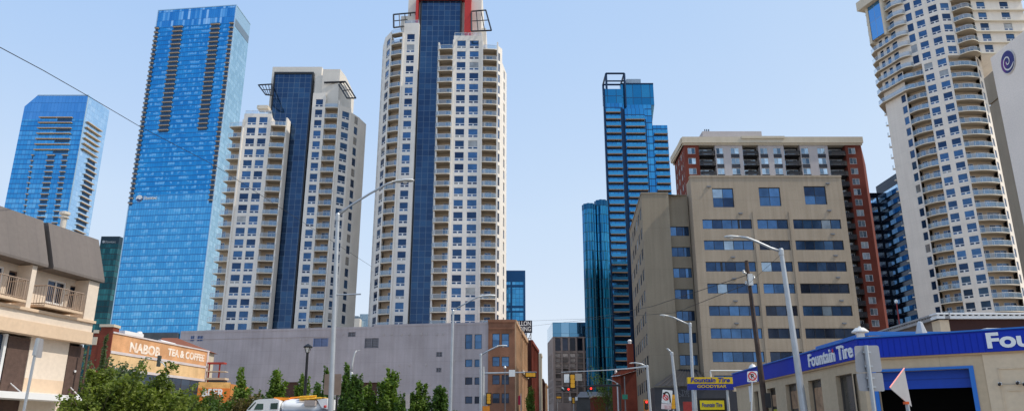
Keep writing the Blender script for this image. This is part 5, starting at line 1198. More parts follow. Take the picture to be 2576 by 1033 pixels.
# ---------------------------------------------------------------- maroon building behind it
mar = plain('maroon wall', (.045, .014, .012), .8, 0, .12); t = thing('maroon_building', 'dark maroon walled building with a white toothed cornice behind the blue banded garage', 'building', (40, 60, 0))
cx = gx(2362, 787, 55); ztm = gz(787.4, 55); zcm = gz(802, 55); f1, f2 = Face((cx + .4, 64.8), (cx, 55)), Face((cx, 55), (70, 55))
m = MB(); f2.quad(m, 0, f2.len, 0, ztm - .3); m.build('wall', mar, t); m = MB(); f1.quad(m, 0, f1.len, 0, ztm - .3); m.face([(cx, 55, ztm - .1), (70, 55, ztm - .1), (70, 65, ztm - .1), (cx + .4, 65, ztm - .1)]); m.build('side_wall', plain('taupe wall', (.20, .15, .12), .9, 0, .15), t)
m = MB(); f2.box(m, -.1, .55, 0, zcm - .05, -.6, .08); f1.box(m, f1.len - 1.1, f1.len + .02, 0, zcm - .05, -.6, .08); m.build('corner_pier', tanb, t)
m = MB(); f2.box(m, -.35, f2.len, zcm, zcm + .2, -.6, .28); f2.box(m, -.4, f2.len, ztm - .12, ztm, -.6, .36)
n = 95
for i in range(n): a = -.3 + i * .42; f2.box(m, a, a + .14, zcm + .2, ztm - .12, -.5, .30) if a < f2.len else None
m.build('cornice', sign_white, t); m = MB(); f1.box(m, 0, f1.len + .27, zcm, zcm + .2, -.6, .27); f1.box(m, 0, f1.len + .34, ztm - .12, ztm - .003, -.6, .35)
for i in range(24): a = i * .42; f1.box(m, a, a + .14, zcm + .2, ztm - .12, -.5, .30)
m.build('side_cornice', plain('grey side cornice', (.34, .33, .33), .8, 0, .2, 2), t); m = MB(); f2.quad(m, 0, f2.len, zcm + .2, ztm - .12, .05); f1.quad(m, 0, f1.len, zcm + .2, ztm - .12, .05); m.build('cornice_shadow_gap', plain('cornice grey', (.16, .18, .18), .8, 0, .3, 2), t)  # side cornice greyer than the white front one

# ---------------------------------------------------------------- cream wall with the swirl emblem
t = thing('blank_wall_building', 'plain cream building with a purple and blue swirl emblem, at the right edge', 'building', (66, 84, 0))
q = P(2491, 147, 90); e1 = (62.5, 72.0); fo = Face((q.x, 90), e1); zt_ = q.z; m = MB(); creamw = concrete('cream render', (.93, .82, .73), joint_h=14, jdark=.94, streak=.06, mott=.04)
fo.quad(m, 0, fo.len, 0, zt_); m.face([(q.x, 90, zt_), (*e1, zt_), (90, 72, zt_), (90, 90, zt_)]); m.face([(e1[0], e1[1], 0), (90, 72, 0), (90, 72, zt_), (e1[0], e1[1], zt_)]); m.face([(q.x, 90, 0), (q.x, 90, zt_), (80, 90, zt_), (80, 90, 0)]); m.build('wall', creamw, t)
p2 = P(2473.7, 191.5, 92.3); f2 = Face((p2.x, 92.3), (q.x, 90.02)); z2 = P(2491, 179, 90).z; m = MB(); z2b = P(2491, 250, 90).z
f2.box(m, 0, f2.len - .02, 0, z2b, -3, 0); f2.box(m, 0, f2.len - .02, z2b + .25, z2, -3, 0.02); f2.box(m, .05, f2.len - .05, z2b, z2b + .25, -3, -.15); m.build('stair_wall', concrete('shade toned render', (.35, .29, .22), streak=.2), t)  # shade on this narrow face put into a darker render colour
a, z = fo.px(2537, 156); x_ = abs(fo.px(2555, 156)[0] - fo.px(2519, 156)[0]) / 2; h_ = (fo.px(2537, 126)[1] - fo.px(2537, 186)[1]) / 2; pl = on_face(fo, a, z, .02)
dpur = plain('swirl purple', (.13, .015, .22), .4, 0, .04); dblu = plain('swirl blue', (.012, .012, .17), .4, 0, .04); m = MB(); N = 48
for i in range(N):
    a0_, a1_ = 2 * math.pi * i / N, 2 * math.pi * (i + 1) / N; pr = 1 if R(140) < a0_ < R(225) else 0
    m.face([pl(0, 0, .12), pl(x_ * math.cos(a0_), h_ * math.sin(a0_), .12), pl(x_ * math.cos(a1_), h_ * math.sin(a1_), .12)], pr)
m.build('swirl_disc', [dblu, dpur], t); m = MB(); pr = None
for i in range(41):
    f_ = i / 40; th_ = R(-22 - 540 * f_); r = .98 - .86 * f_ ** .62; w_ = .15 * (1 - .35 * f_) if i else .06
    q_ = (pl(x_ * (r + w_ / 2) * math.cos(th_), h_ * (r + w_ / 2) * math.sin(th_), .16), pl(x_ * (r - w_ / 2) * math.cos(th_), h_ * (r - w_ / 2) * math.sin(th_), .16))
    if pr: m.face([pr[0], q_[0], q_[1], pr[1]])
    pr = q_
m.build('swirl_line', plain('emblem backing', (.78, .73, .70), .5, 0, .03), t)
m = MB()
ring = [pl(x_ * 1.12 * math.cos(2 * math.pi * i / 40), h_ * 1.10 * math.sin(2 * math.pi * i / 40), .06) for i in range(40)]; m.face(ring); m.build('emblem_backing', plain('emblem backing', (.78, .73, .70), .5, 0, .03), t)
# ================================================================== street furniture
galv = plain('galvanised steel', (.46, .48, .50), .45, .55, .10, 3); galvl = plain('pale lamp grey', (.62, .62, .60), .4, .2, .06, 3); black_m = plain('black painted steel', (.012, .012, .014), .45, .1, .1)
sig_y = plain('signal yellow', (.80, .38, .02), .45, 0, .06); sig_k = plain('signal black', (.012, .012, .012), .5); red_on = lamp_mat('lit red lens', (1, .03, .02), 2.0); lens_off = plain('dark lens', (.03, .025, .02), .2)
lens_gl = plain('lamp lens', (.75, .75, .72), .25)
def street_lamp(label, foot, top, Y, arm, head, r0, r1, mat=galv, group='street lamps on tall grey poles', extra=None):
    """foot/top/arm/head: survey sightings at distance Y"""
    pf, pt = P(*foot, Y), P(*top, Y); d = (pf - pt) / max(1e-6, (pt.z - pf.z)); base = pf + d * pf.z
    t = thing('street_lamp', label, 'street lamp', (base.x, base.y, 0), group); m = MB(); m.tube(base, pt, r0, r1, n=12)
    m.lathe(base, [(r0 * 1.8, 0), (r0 * 1.8, .06), (r0 * 1.2, .1), (r0 * 1.15, .4), (r0, .45)], 12); m.lathe(pt - Vector((0, 0, .25)), [(r1 * 1.25, 0), (r1 * 1.25, .25), (r1 * .8, .32)], 10); m.build('pole', mat, t, smooth=False)
    pts = [P(x, y, Y) for x, y in arm]; m = MB(); m.path(pts, [r1 * .62] * (len(pts) - 1) + [r1 * .5], n=8); m.build('arm', mat, t, smooth=True)
    a, b = P(*head[0], Y), P(*head[1], Y); L = (b - a).length; u = (b - a).normalized(); v = u.cross(Vector((0, 1, 0))).normalized()
    if v.z < 0: v = -v
    m = MB(); n = 8; vs = []
    for f_, w_, h_ in ((0, .05, .05), (.25, .12, .08), (.6, .17, .11), (.9, .13, .08), (1, .04, .04)):
        c_ = a.lerp(b, f_); k = L / .9
        vs += [c_ + Vector((0, 1, 0)) * w_ * k * math.cos(2 * math.pi * i / n) + v * (h_ * k * (max(0, math.sin(2 * math.pi * i / n)) + .35 * min(0, math.sin(2 * math.pi * i / n)))) for i in range(n)]
    m.mesh(vs, [(j * n + i, j * n + (i + 1) % n, (j + 1) * n + (i + 1) % n, (j + 1) * n + i) for j in range(4) for i in range(n)] + [tuple(range(n)), tuple(range(4 * n, 5 * n))]); hd = m.build('lamp_head', galvl, t, smooth=True)
    m = MB(); c_ = a.lerp(b, .6) - v * .045 * L; m.lathe(c_, [(L * .12, 0), (L * .09, -.05 * L), (0.01, -.08 * L)], 8); m.build('lens', lens_gl, hd)
    if extra: extra(t, P, pt)
    return t
def ex_left(t, P_, pt):
    m = MB(); m.tube(P(846, 741, 28.7), P(908, 739, 28.7), .03, n=6); m.tube(P(846, 741, 28.7), P(848, 741, 28.7), .06, n=6); m.build('side_arm', galv, t)
    m = MB(); m.tube(P(853, 533, 28.7), P(876, 521, 28.7), .03, n=6); m.build('brace', galv, t)
street_lamp('tall grey street lamp left of centre crossing the cream towers, arm rising to the right', (831.5, 1033), (850, 540), 28.7, [(852, 541), (880, 518), (930, 487), (975, 462), (990, 457)], [(986, 458), (1042, 454)], .115, .075, extra=ex_left)
street_lamp('grey street lamp at the right edge of the long mauve wall, arm to the right', (1133, 1033), (1140, 781), 53, [(1140, 779), (1170, 763), (1200, 747), (1210, 745)], [(1207, 745), (1248, 744)], .13, .08)
street_lamp('grey street lamp in front of the brown brick corner block, arm to the right', (1209.5, 1033), (1209.5, 890), 84, [(1209.5, 893), (1225, 883), (1247, 872), (1255, 869)], [(1251, 869.5), (1276, 869)], .19, .13)
street_lamp('largest street lamp on the right, pole crossing the tan block and blue band', (2023, 1033), (1964.5, 628), 34.8, [(1963, 631), (1940, 624), (1905, 608), (1880, 598), (1860, 595)], [(1866, 596), (1822, 596)], .185, .10)
street_lamp('street lamp crossing the dark blue and yellow name boards on the right', (1746, 1033), (1736, 813), 58.8, [(1735, 816), (1712, 806), (1695, 798), (1682, 794)], [(1686, 795), (1660, 792)], .16, .10)
street_lamp('street lamp with a very short arm, before the tan block entrance', (1705.8, 1033), (1689.8, 886), 82, [(1689.6, 886), (1684, 881), (1679, 875.5)], [(1681, 877), (1675, 876)], .22, .15)
street_lamp('street lamp at the left corner of the tan block holding the signal arm', (1636, 1033), (1628, 919), 92, [(1628, 921), (1612, 914), (1598, 911.5), (1592, 912)], [(1596, 911.5), (1583, 913)], .20, .14)
street_lamp('small far street lamp beside the brick turret', (1556, 1033), (1553, 963), 128, [(1553, 964), (1545, 958), (1536, 955)], [(1538, 955), (1527, 954)], .17, .12)
street_lamp('white curved lamp pole bending over in front of the mauve wall', (882, 1033), (884.7, 937), 72, [(884.7, 938), (886.5, 915), (889, 900), (893, 887), (897, 881)], [(896, 881), (906, 880)], .13, .12, mat=galvl)
# black lantern post
q = P(769, 1000, 45); t = thing('lamp_post', 'black lantern lamp post in front of the mauve wall', 'lamp post', (q.x, 45, 0)); m = MB(); zt_ = gz(886, 45); m.tube((q.x, 45, 0), (gx(773.5, 886, 45), 45, zt_), .10, .075, n=10); m.lathe((q.x, 45, 0), [(.2, 0), (.2, .5), (.13, .6), (.1, .9)], 10); m.build('post', black_m, t)
hx = gx(774, 880, 45); m = MB(); zh = gz(872, 45)
for i in range(4):
    th = math.pi / 4 + i * math.pi / 2; m.tube((hx + .1 * math.cos(th), 45 + .1 * math.sin(th), zt_), (hx + .22 * math.cos(th), 45 + .22 * math.sin(th), zh), .022, n=4)
m.lathe((hx, 45, zh), [(.27, -.03), (.27, .03), (.12, .14), (.02, .2)], 8); m.build('lantern', black_m, t); m = MB(); m.lathe((hx, 45, zt_ + .02), [(.09, 0), (.17, zh - zt_ - .06)], 8); m.build('lantern_glass', lens_gl, t)
# ------------------------------------------------ signs
sgrey = plain('sign back aluminium', (.40, .39, .40), .55, .3, .08, 4); swhite = plain('sign face white', (.80, .80, .78), .5, 0, .04, 3); sred = plain('sign red', (.60, .02, .03), .45, 0, .05, 3); sblk = plain('sign print black', (.015, .015, .015), .5)
def plate(mb, cs, th=.02, mi=0, rr=.1):
    """thin board with rounded corners through 4 corner points"""
    c = [Vector(p) for p in cs]; n = (c[1] - c[0]).cross(c[3] - c[0]).normalized(); pts = []
    for i in range(4):
        p, a, b = c[i], c[i - 1], c[(i + 1) % 4]; la = (a - p).normalized(); lb = (b - p).normalized(); r = rr * min((a - p).length, (b - p).length)
        for k in range(4):
            f_ = k / 3; q = p + la * r * (1 - f_) ** 2 + lb * r * f_ ** 2; pts.append(q)
    k = len(pts); vs = [p for p in pts] + [p + n * th for p in pts]
    mb.mesh(vs, [tuple(range(k))[::-1], tuple(range(k, 2 * k))] + [(i, (i + 1) % k, k + (i + 1) % k, k + i) for i in range(k)], mi); return mb
Y = 18; t = thing('road_sign', 'two grey sign backs on one pole in front of the garage door', 'road sign', (gx(2200, 1033, Y), Y, 0)); a, b = P(2178, 868, Y - .06), P(2199, 1033, Y - .06); b = b + (b - a) / (a.z - b.z) * b.z
m = MB(); m.tube(b, a, .05, .05, n=8); m.build('pole', galv, t); pl_ = []
for cs in (((2149, 869), (2210, 867.5), (2219.5, 934), (2154, 936)), ((2154, 938), (2219.5, 936), (2226, 983), (2162, 982))): mb = MB(); plate(mb, [P(x, y, Y) for x, y in cs], .012, rr=.10); pl_.append(mb)
parts('sign_plate', pl_, sgrey, t)
cl = []
for x, y in ((2181, 885), (2186, 920), (2190, 950), (2194, 972)): mb = MB(); q = P(x, y, Y - .05); mb.box(q.x - .09, q.x + .09, Y - .06, Y - .005, q.z - .02, q.z + .02); cl.append(mb)
parts('bracket', cl, galv, t)
Y = 12; t = thing('yield_sign', 'bent triangular sign seen from behind with a red edge, below the blue garage door', 'road sign', (gx(2283, 1033, Y), Y + .05, 0)); a, b, c = P(2274.5, 925, Y + .1), P(2238, 974, Y - .25), P(2294, 1022, Y + .2)
m = MB(); n_ = (b - a).cross(c - a).normalized(); n_ = n_ if n_.y > 0 else -n_; m.mesh([a, b, c, a + n_ * .012, b + n_ * .012, c + n_ * .012], [(0, 1, 2), (5, 4, 3), (0, 3, 4, 1), (1, 4, 5, 2), (2, 5, 3, 0)]); m.build('sign_plate', sgrey, t)
m = MB(); m.tube(a, b, .012, n=4); m.build('red_edge', sred, t); m = MB(); q = P(2282, 1015, Y + .05); m.tube((q.x + .03, Y + .05, 0), q, .03, n=8); m.build('pole', galv, t); m = MB(); q = P(2281.5, 1012, Y - .02); m.box(q.x - .03, q.x + .03, Y - .03, Y + .04, q.z - .02, q.z + .02); m.build('clamp', plain('safety orange', (.85, .13, .02), .5), t)
Y = 24; t = thing('no_stopping_sign', 'white square sign with a red crossed ring on a thin white pole', 'road sign', (gx(1891, 1033, Y), Y + .03, 0)); m = MB(); a, b = P(1892, 958, Y + .03), P(1890.5, 1033, Y + .03); b = b + (b - a) / (a.z - b.z) * b.z; m.tube(b, P(1892.3, 934, Y + .03), .025, n=8); m.build('pole', galvl, t)
m = MB(); plate(m, [P(1880, 960, Y), P(1905, 959, Y), P(1905.5, 932, Y), P(1880, 933, Y)], -.012, rr=.14); m.build('sign_plate', swhite, t)
q = P(1892.6, 945, Y); fsg = Face((q.x, Y), (q.x + 1, Y)); pls = lambda u, v, w_: Vector((q.x + u, Y - .016 - w_, q.z + v)); m = MB(); n = 28
for i in range(n):
    t0, t1 = 2 * math.pi * i / n, 2 * math.pi * (i + 1) / n; m.face([pls(.135 * math.cos(t0), .135 * math.sin(t0), 0), pls(.135 * math.cos(t1), .135 * math.sin(t1), 0), pls(.10 * math.cos(t1), .10 * math.sin(t1), 0), pls(.10 * math.cos(t0), .10 * math.sin(t0), 0)])
m.face([pls(-.09, .07, .002), pls(-.07, .09, .002), pls(.09, -.07, .002), pls(.07, -.09, .002)]); m.build('prohibition_ring', sred, t)
text_mb('P', lambda u, v, w_: pls(u - .045, v - .07, w_ + .001), height=.14, extrude=.001, bold=.02).build('lettering', sblk, t)
m = MB(); 
for s_ in (-1, 1): m.face([pls(s_ * .13, -.13, 0), pls(s_ * .10, -.145, 0), pls(s_ * .10, -.115, 0)])
m.build('arrows', sblk, t)
Y = 60; t = thing('no_turn_sign', 'tall white sign with a black turn arrow struck out in red, lettered tab below', 'road sign', (gx(1679, 1033, Y), Y + .08, 0)); m = MB(); q = P(1679, 1028, Y + .08); m.tube((q.x, Y + .08, 0), P(1680, 990, Y + .08), .05, n=8); m.build('pole', galv, t)
m = MB(); plate(m, [P(1664, 1012, Y), P(1689.5, 1014, Y), P(1692, 981, Y), P(1667, 978.5, Y)], -.02, rr=.08); m.build('sign_plate', swhite, t); m = MB(); plate(m, [P(1663.5, 1027, Y), P(1688, 1029, Y), P(1689.5, 1015, Y), P(1664, 1013, Y)], -.02, rr=.06); m.build('tab_plate', plain('sign tab pink white', (.72, .60, .60), .5, 0, .06, 3), t)
q = P(1678, 997, Y); pls2 = lambda u, v, w_: Vector((q.x + u - v * .07, Y - .03 - w_, q.z + v + u * -.05)); m = MB(); 
arc = [(.18 + .0 * i, 0) for i in range(1)]
pts = [(.2, -.42), (.2, .0)] + [(.0 + .2 * math.cos(R(a_)), .1 + .25 * math.sin(R(a_))) for a_ in range(0, 150, 20)]
for (u0, v0), (u1, v1) in zip(pts[:-1], pts[1:]):
    d = Vector((u1 - u0, v1 - v0)).normalized() * .055; m.face([pls2(u0 - d.y, v0 + d.x, 0), pls2(u1 - d.y, v1 + d.x, 0), pls2(u1 + d.y, v1 - d.x, 0), pls2(u0 + d.y, v0 - d.x, 0)])
m.face([pls2(-.30, .30, 0), pls2(-.05, .30, 0), pls2(-.22, .02, 0)]); m.build('turn_arrow', sblk, t); m = MB()
for i in range(20):
    t0, t1 = 2 * math.pi * i / 20, 2 * math.pi * (i + 1) / 20; m.face([pls2(-.12 + .22 * math.cos(t0), -.05 + .22 * math.sin(t0), .004), pls2(-.12 + .22 * math.cos(t1), -.05 + .22 * math.sin(t1), .004), pls2(-.12 + .15 * math.cos(t1), -.05 + .15 * math.sin(t1), .004), pls2(-.12 + .15 * math.cos(t0), -.05 + .15 * math.sin(t0), .004)])
m.face([pls2(-.30, .10, .006), pls2(-.24, .15, .006), pls2(.06, -.2, .006), pls2(0, -.25, .006)]); m.build('prohibition_ring', sred, t)
text_mb('BUS', lambda u, v, w_: pls2(u - .28, v - .90, w_), width=.5, height=.26, extrude=.002).build('lettering', plain('faded sign red', (.5, .25, .27), .6), t)
Y = 28.95; t = thing('road_sign', 'brown grey sign back behind the tall left lamp pole', 'road sign', (gx(836, 1033, Y), Y + .2, 0)); m = MB(); plate(m, [P(814, 991, Y + .18), P(857, 993, Y + .18), P(859.5, 939.5, Y + .18), P(817, 940, Y + .18)], .015, rr=.06); m.build('sign_plate', plain('weathered sign back', (.30, .215, .165), .7, 0, .2, 4), t); m = MB(); m.tube((gx(847, 1000, Y + .25), Y + .25, 0), P(851, 945, Y + .25), .035, n=6); m.build('pole', black_m, t)
Y = 15; t = thing('road_sign', 'sign seen edge on atop a thin grey pole before the cream corner building', 'road sign', (gx(58, 1033, Y), Y, 0)); a, b = P(84, 896, Y), P(58, 1033, Y); b = b + (b - a) / (a.z - b.z) * b.z; m = MB(); m.tube(b, P(96, 850, Y), .026, .026, n=8); m.build('pole', galv, t)
m = MB(); plate(m, [P(87, 897, Y - .03), P(103, 900, Y + .32), P(109, 852, Y + .32), P(93, 848, Y - .03)], .012, rr=.15); m.build('sign_plate', sgrey, t); m = MB(); m.tube(P(85.5, 893, Y - .02), P(95.5, 850, Y - .02), .035, n=8); m.build('sleeve', galv, t)
Y = 52; t = thing('road_sign', 'narrow pale sign back among the young trees before the mauve wall', 'road sign', (gx(1025, 1033, Y), Y, 0)); m = MB(); plate(m, [P(1020.5, 1027, Y), P(1030.5, 1027, Y), P(1031, 990.5, Y), P(1021, 990, Y)], .02, rr=.3); m.build('sign_plate', plain('weathered pale sign', (.50, .43, .40), .7, 0, .2, 5), t); m = MB(); m.tube((gx(1025, 1033, Y + .05), Y + .05, 0), P(1025, 995, Y + .05), .04, n=6); m.build('pole', galv, t)
# shop name boards on posts
Y = 54; t = thing('shop_sign', 'yellow and blue shop name board on a post left of the garage', 'shop sign', (gx(1790, 1033, Y), Y + .3, 0)); ylw = plain('sign yellow', (.78, .50, .01), .5, 0, .08, 2); nvy = plain('sign navy', (.015, .03, .28), .5, 0, .06, 2)
fS = Face((gx(1731, 963, Y), Y), (gx(1844, 963, Y), Y)); z0, z1, z2 = gz(979, Y), gz(964, Y), gz(947.5, Y); m = MB(); fS.box(m, 0, fS.len, z1, z2, -.3, 0); m.build('yellow_board', ylw, t); m = MB(); fS.box(m, -.02, fS.len + .02, z0, z1 - .004, -.3, .0); m.build('blue_board', nvy, t)
text_mb('Fountain Tire', on_face(fS, .2, z1 + .1, .005), width=fS.len - .4, height=(z2 - z1) * .72, extrude=.01, bold=.03, shear=.15).build('lettering', nvy, t); text_mb('GOODYEAR', on_face(fS, .62, z0 + .13, .005), width=fS.len - 1.1, height=(z1 - z0) * .5, extrude=.01, bold=.02, shear=.1).build('lettering', ylw, t)
m = MB(); 
for a in (.5, fS.len - .4): m.tube(fS.p(a, 0, -.15), fS.p(a, z0, -.15), .09, n=8)
zr_ = gz(931, Y); m.tube(fS.p(1.65, z2, -.15), fS.p(1.65, zr_, -.15), .06, n=6); m.tube(fS.p(1.65, zr_, -.15), (gx(1880, 931, Y), Y + .15, zr_), .06, n=6); m.build('frame', galvl, t)
m = MB(); fS.box(m, fS.len + .02, fS.len + .3, z0 - .1, z2 + .0, -.3, -.05); m.build('side_panel', tanb, t)
Y = 53; t = thing('shop_sign', 'small bright yellow shop sign in a black frame, low below the larger name board', 'shop sign', (gx(1791, 1033, Y), Y + .3, 0)); fS = Face((gx(1761, 1018, Y), Y), (gx(1822, 1018, Y), Y)); z0, z1 = gz(1029, Y), gz(1006, Y); m = MB(); fS.box(m, -.12, fS.len + .12, z0 - .15, z1 + .15, -.3, -.02); m.build('frame', sblk, t); m = MB(); fS.box(m, 0, fS.len, z0, z1, -.2, .01); m.build('board', plain('sign bright yellow', (.85, .66, .02), .5, 0, .05, 2), t)
text_mb('Fountain Tire', on_face(fS, .14, z0 + .18, .012), width=fS.len - .28, height=.27, extrude=.01, bold=.02, shear=.1).build('lettering', nvy, t); m = MB(); fS.box(m, fS.len * .4, fS.len * .6, 0, z0 - .15, -.2, -.1); m.build('post', sblk, t)
Y = 96; t = thing('shop_sign', 'red street sign board half behind the lamp pole under the tan block', 'shop sign', (gx(1731, 1033, Y), Y, 0)); m = MB(); m.box(gx(1719.5, 1020, Y), gx(1743, 1020, Y), Y, Y + .3, gz(1036, Y), gz(1009, Y)); m.build('board', plain('sign brick red', (.30, .03, .025), .6, 0, .3, 3), t); m = MB(); m.box(gx(1729, 1033, Y), gx(1733, 1033, Y), Y + .1, Y + .2, 0, gz(1036, Y)); m.build('post', galv, t)
# ------------------------------------------------ traffic signals
def signal_head(t, x0, x1, y0, y1, Y, horiz=False, back=True, lit=None, mat=None, facing=False):
    X0, X1, Z0, Z1 = gx(x0, (y0 + y1) / 2, Y), gx(x1, (y0 + y1) / 2, Y), gz(y1, Y), gz(y0, Y); m = MB(); n = 3
    for i in range(n):
        if horiz: a, b, c, d = X0 + (X1 - X0) * i / n, X0 + (X1 - X0) * (i + .96) / n, Z0, Z1
        else: a, b, c, d = X0, X1, Z0 + (Z1 - Z0) * i / n, Z0 + (Z1 - Z0) * (i + .96) / n
        bev = min(b - a, d - c) * .12; ring = [(a + bev, c), (b - bev, c), (b, c + bev), (b, d - bev), (b - bev, d), (a + bev, d), (a, d - bev), (a, c + bev)]
        k = 8; vs = [(x, Y - .14, z) for x, z in ring] + [(x, Y + .14, z) for x, z in ring]; m.mesh(vs, [tuple(range(k)), tuple(range(k, 2 * k))[::-1]] + [(j, (j + 1) % k, k + (j + 1) % k, k + j) for j in range(k)])
    m.build('housing', mat or sig_y, t)
    if back: m = MB(); e = .10 * max(X1 - X0, Z1 - Z0); m.box(X0 - e, X1 + e, Y + .06, Y + .09, Z0 - e, Z1 + e); m.build('backplate', sig_k, t)
    if facing:
        for i in range(n):
            c = Vector(((X0 + X1) / 2 if not horiz else X0 + (X1 - X0) * (i + .5) / n, Y - .16, (Z0 + Z1) / 2 if horiz else Z0 + (Z1 - Z0) * (i + .5) / n)); r = min(X1 - X0, Z1 - Z0) * .36; m = MB(); m.face([c + Vector((r * math.cos(2 * math.pi * j / 16), 0, r * math.sin(2 * math.pi * j / 16))) for j in range(16)]); m.build('lens', red_on if lit == i else lens_off, t)
Y = 91; t = thing('traffic_signal', 'yellow hanging traffic signal with white sign plates either side, in front of the grey tower', 'traffic signal', (gx(1628, 940, Y), Y, 0), 'traffic signals over the street')
signal_head(t, 1435, 1445.5, 941, 974, Y); m = MB(); m.path([P(1626, 921, Y + .25), P(1580, 926, Y + .25), P(1524, 930, Y + .25), P(1412, 935, Y + .25)], [.09, .07, .05, .04], n=6); m.build('mast_arm', galv, t)
pl_ = []
for x0, x1, y0, y1 in ((1419, 1432, 940, 961), (1447, 1464, 939, 957)): mb = MB(); mb.box(gx(x0, 950, Y), gx(x1, 950, Y), Y - .02, Y + .02, gz(y1, Y), gz(y0, Y)); pl_.append(mb)
parts('sign_plate', pl_[:1], swhite, t); parts('sign_plate', pl_[1:], plain('sign plate beige', (.36, .33, .29), .6), t)
Y = 84.2; t = thing('traffic_signal', 'horizontal yellow traffic signal and white plate on the arm left of the street', 'traffic signal', (gx(1211, 1000, Y), Y, 0), 'traffic signals over the street'); signal_head(t, 1322.5, 1347, 937, 946.5, Y, horiz=True); m = MB(); m.path([P(1211, 938, Y + .2), P(1290, 936, Y + .2), P(1350, 935, Y + .2)], [.1, .08, .05], n=6); m.build('mast_arm', galv, t); m = MB(); m.box(gx(1280.5, 938, Y), gx(1295.5, 938, Y), Y, Y + .03, gz(946, Y), gz(929, Y)); m.build('sign_plate', swhite, t)
m = MB(); m.tube((gx(1217, 1017, Y), Y, 0), P(1216.5, 921, Y), .11, .09, n=8); m.build('pole', galvl, t)
for x, y, lab, dx in ((1430, 978, 'dark signal head showing red beside a round black arrow sign, over the far crossing', 1), (1486.5, 976, 'dark signal head showing red, right of the grey tower over the far crossing', 0)):
    Y = 112; t = thing('traffic_signal', lab, 'traffic signal', (gx(x, y, Y), Y, 0), 'traffic signals over the street'); signal_head(t, x - 10.5, x + 10.5, y - 3.7, y + 3.7, Y, horiz=True, mat=sig_k, facing=True, lit=1, back=False); m = MB(); m.path([P(1560, y - 9, Y + .3), P(1500, y - 8, Y + .3), P(x - 14, y - 6, Y + .3)], [.1, .08, .05], n=6); m.tube((gx(1560, 1033, Y), Y + .3, 0), P(1560, y - 9, Y + .3), .12, n=6); m.build('mast_arm', black_m, t)
    if dx:
        q = P(1418.5, 978, Y); m = MB(); n = 20; m.face([q + Vector((.36 * math.cos(2 * math.pi * i / n), 0, .36 * math.sin(2 * math.pi * i / n))) for i in range(n)]); m.build('sign_plate', sblk, t)
        m = MB(); m.face([q + Vector(v) for v in ((-.2, -.02, .2), (-.1, -.02, .26), (.16, -.02, -.12), (.08, -.02, -.2))]); m.face([q + Vector(v) for v in ((-.28, -.02, .05), (-.28, -.02, .28), (-.05, -.02, .28))]); m.build('arrow', swhite, t)
Y = 160; t = thing('traffic_signal', 'tiny distant yellow signal hanging level far down the street', 'traffic signal', (gx(1406, 998, Y), Y, 0), 'traffic signals over the street'); signal_head(t, 1400, 1412, 996, 1000.5, Y, horiz=True); m = MB(); m.tube((gx(1402, 1033, Y), Y + .2, 0), P(1402, 997, Y + .2), .08, n=6); m.build('pole', galv, t)
Y = 150; t = thing('traffic_signal', 'tiny distant upright yellow signal between two pale plates far down the street', 'traffic signal', (gx(1442, 1020, Y), Y, 0), 'traffic signals over the street'); signal_head(t, 1440, 1445, 999, 1013, Y); m = MB(); m.tube((gx(1443, 1033, Y), Y + .2, 0), P(1443, 1000, Y + .2), .08, n=6); m.build('pole', galv, t); pl_ = []
for x in (1431, 1447): mb = MB(); mb.box(gx(x, 1000, Y), gx(x + 6, 1000, Y), Y, Y + .03, gz(1006, Y), gz(997, Y)); pl_.append(mb)
parts('sign_plate', pl_, swhite, t)
Y = 84; t = thing('traffic_signal', 'upright yellow signal with black backplate on the brown brick corner', 'traffic signal', (gx(1229, 1033, Y), Y, 0), 'traffic signals over the street'); signal_head(t, 1225, 1234, 989, 1014, Y); m = MB(); m.tube((gx(1222, 1033, Y), Y + .2, 0), P(1221, 990, Y + .2), .08, n=6); m.build('pole', galv, t); m = MB(); m.box(gx(1214, 1026, Y), gx(1232, 1026, Y), Y - .1, Y, gz(1033, Y), gz(1020, Y)); m.build('pedestrian_box', plain('signal orange', (.75, .25, .02), .5, 0, .2, 3), t)
Y = 90; t = thing('traffic_signal', 'orange framed signal showing red at the foot of the tan block', 'traffic signal', (gx(1626, 1033, Y), Y, 0), 'traffic signals over the street'); signal_head(t, 1622, 1630.5, 1006, 1029, Y, mat=sig_k, facing=True, lit=2, back=False); m = MB(); m.box(gx(1620, 1017, Y), gx(1632.5, 1017, Y), Y + .15, Y + .18, gz(1031.5, Y), gz(1003.5, Y)); m.build('backplate', plain('signal orange', (.75, .25, .02), .5), t); m = MB(); m.tube((gx(1626, 1033, Y), Y + .3, 0), P(1626, 1008, Y + .3), .09, n=6); m.build('pole', galv, t)
Y = 61.5; t = thing('traffic_signal', 'yellow signal half hidden behind the struck out turn sign', 'traffic signal', (gx(1692, 1033, Y), Y, 0), 'traffic signals over the street'); signal_head(t, 1688.5, 1697.5, 991, 1027, Y, back=False); m = MB(); m.tube((gx(1693, 1033, Y), Y + .2, 0), P(1693, 1000, Y + .2), .07, n=6); m.build('pole', galv, t)
Y = 62; t = thing('traffic_signal', 'dark signal head on a bent pale pole before the faded lettering wall', 'traffic signal', (gx(417, 1033, Y), Y, 0), 'traffic signals over the street'); m = MB(); m.path([(gx(416, 1033, Y), Y, 0), P(416.8, 987, Y), P(419.5, 955, Y), P(419.5, 935, Y), P(416, 920, Y), P(410, 912, Y), P(402, 909, Y)], [.09, .09, .08, .07, .06, .06, .05], n=8); m.build('pole', galvl, t); signal_head(t, 396.5, 403.5, 893, 921, Y, mat=plain('signal grey green', (.06, .07, .06), .5), back=False)
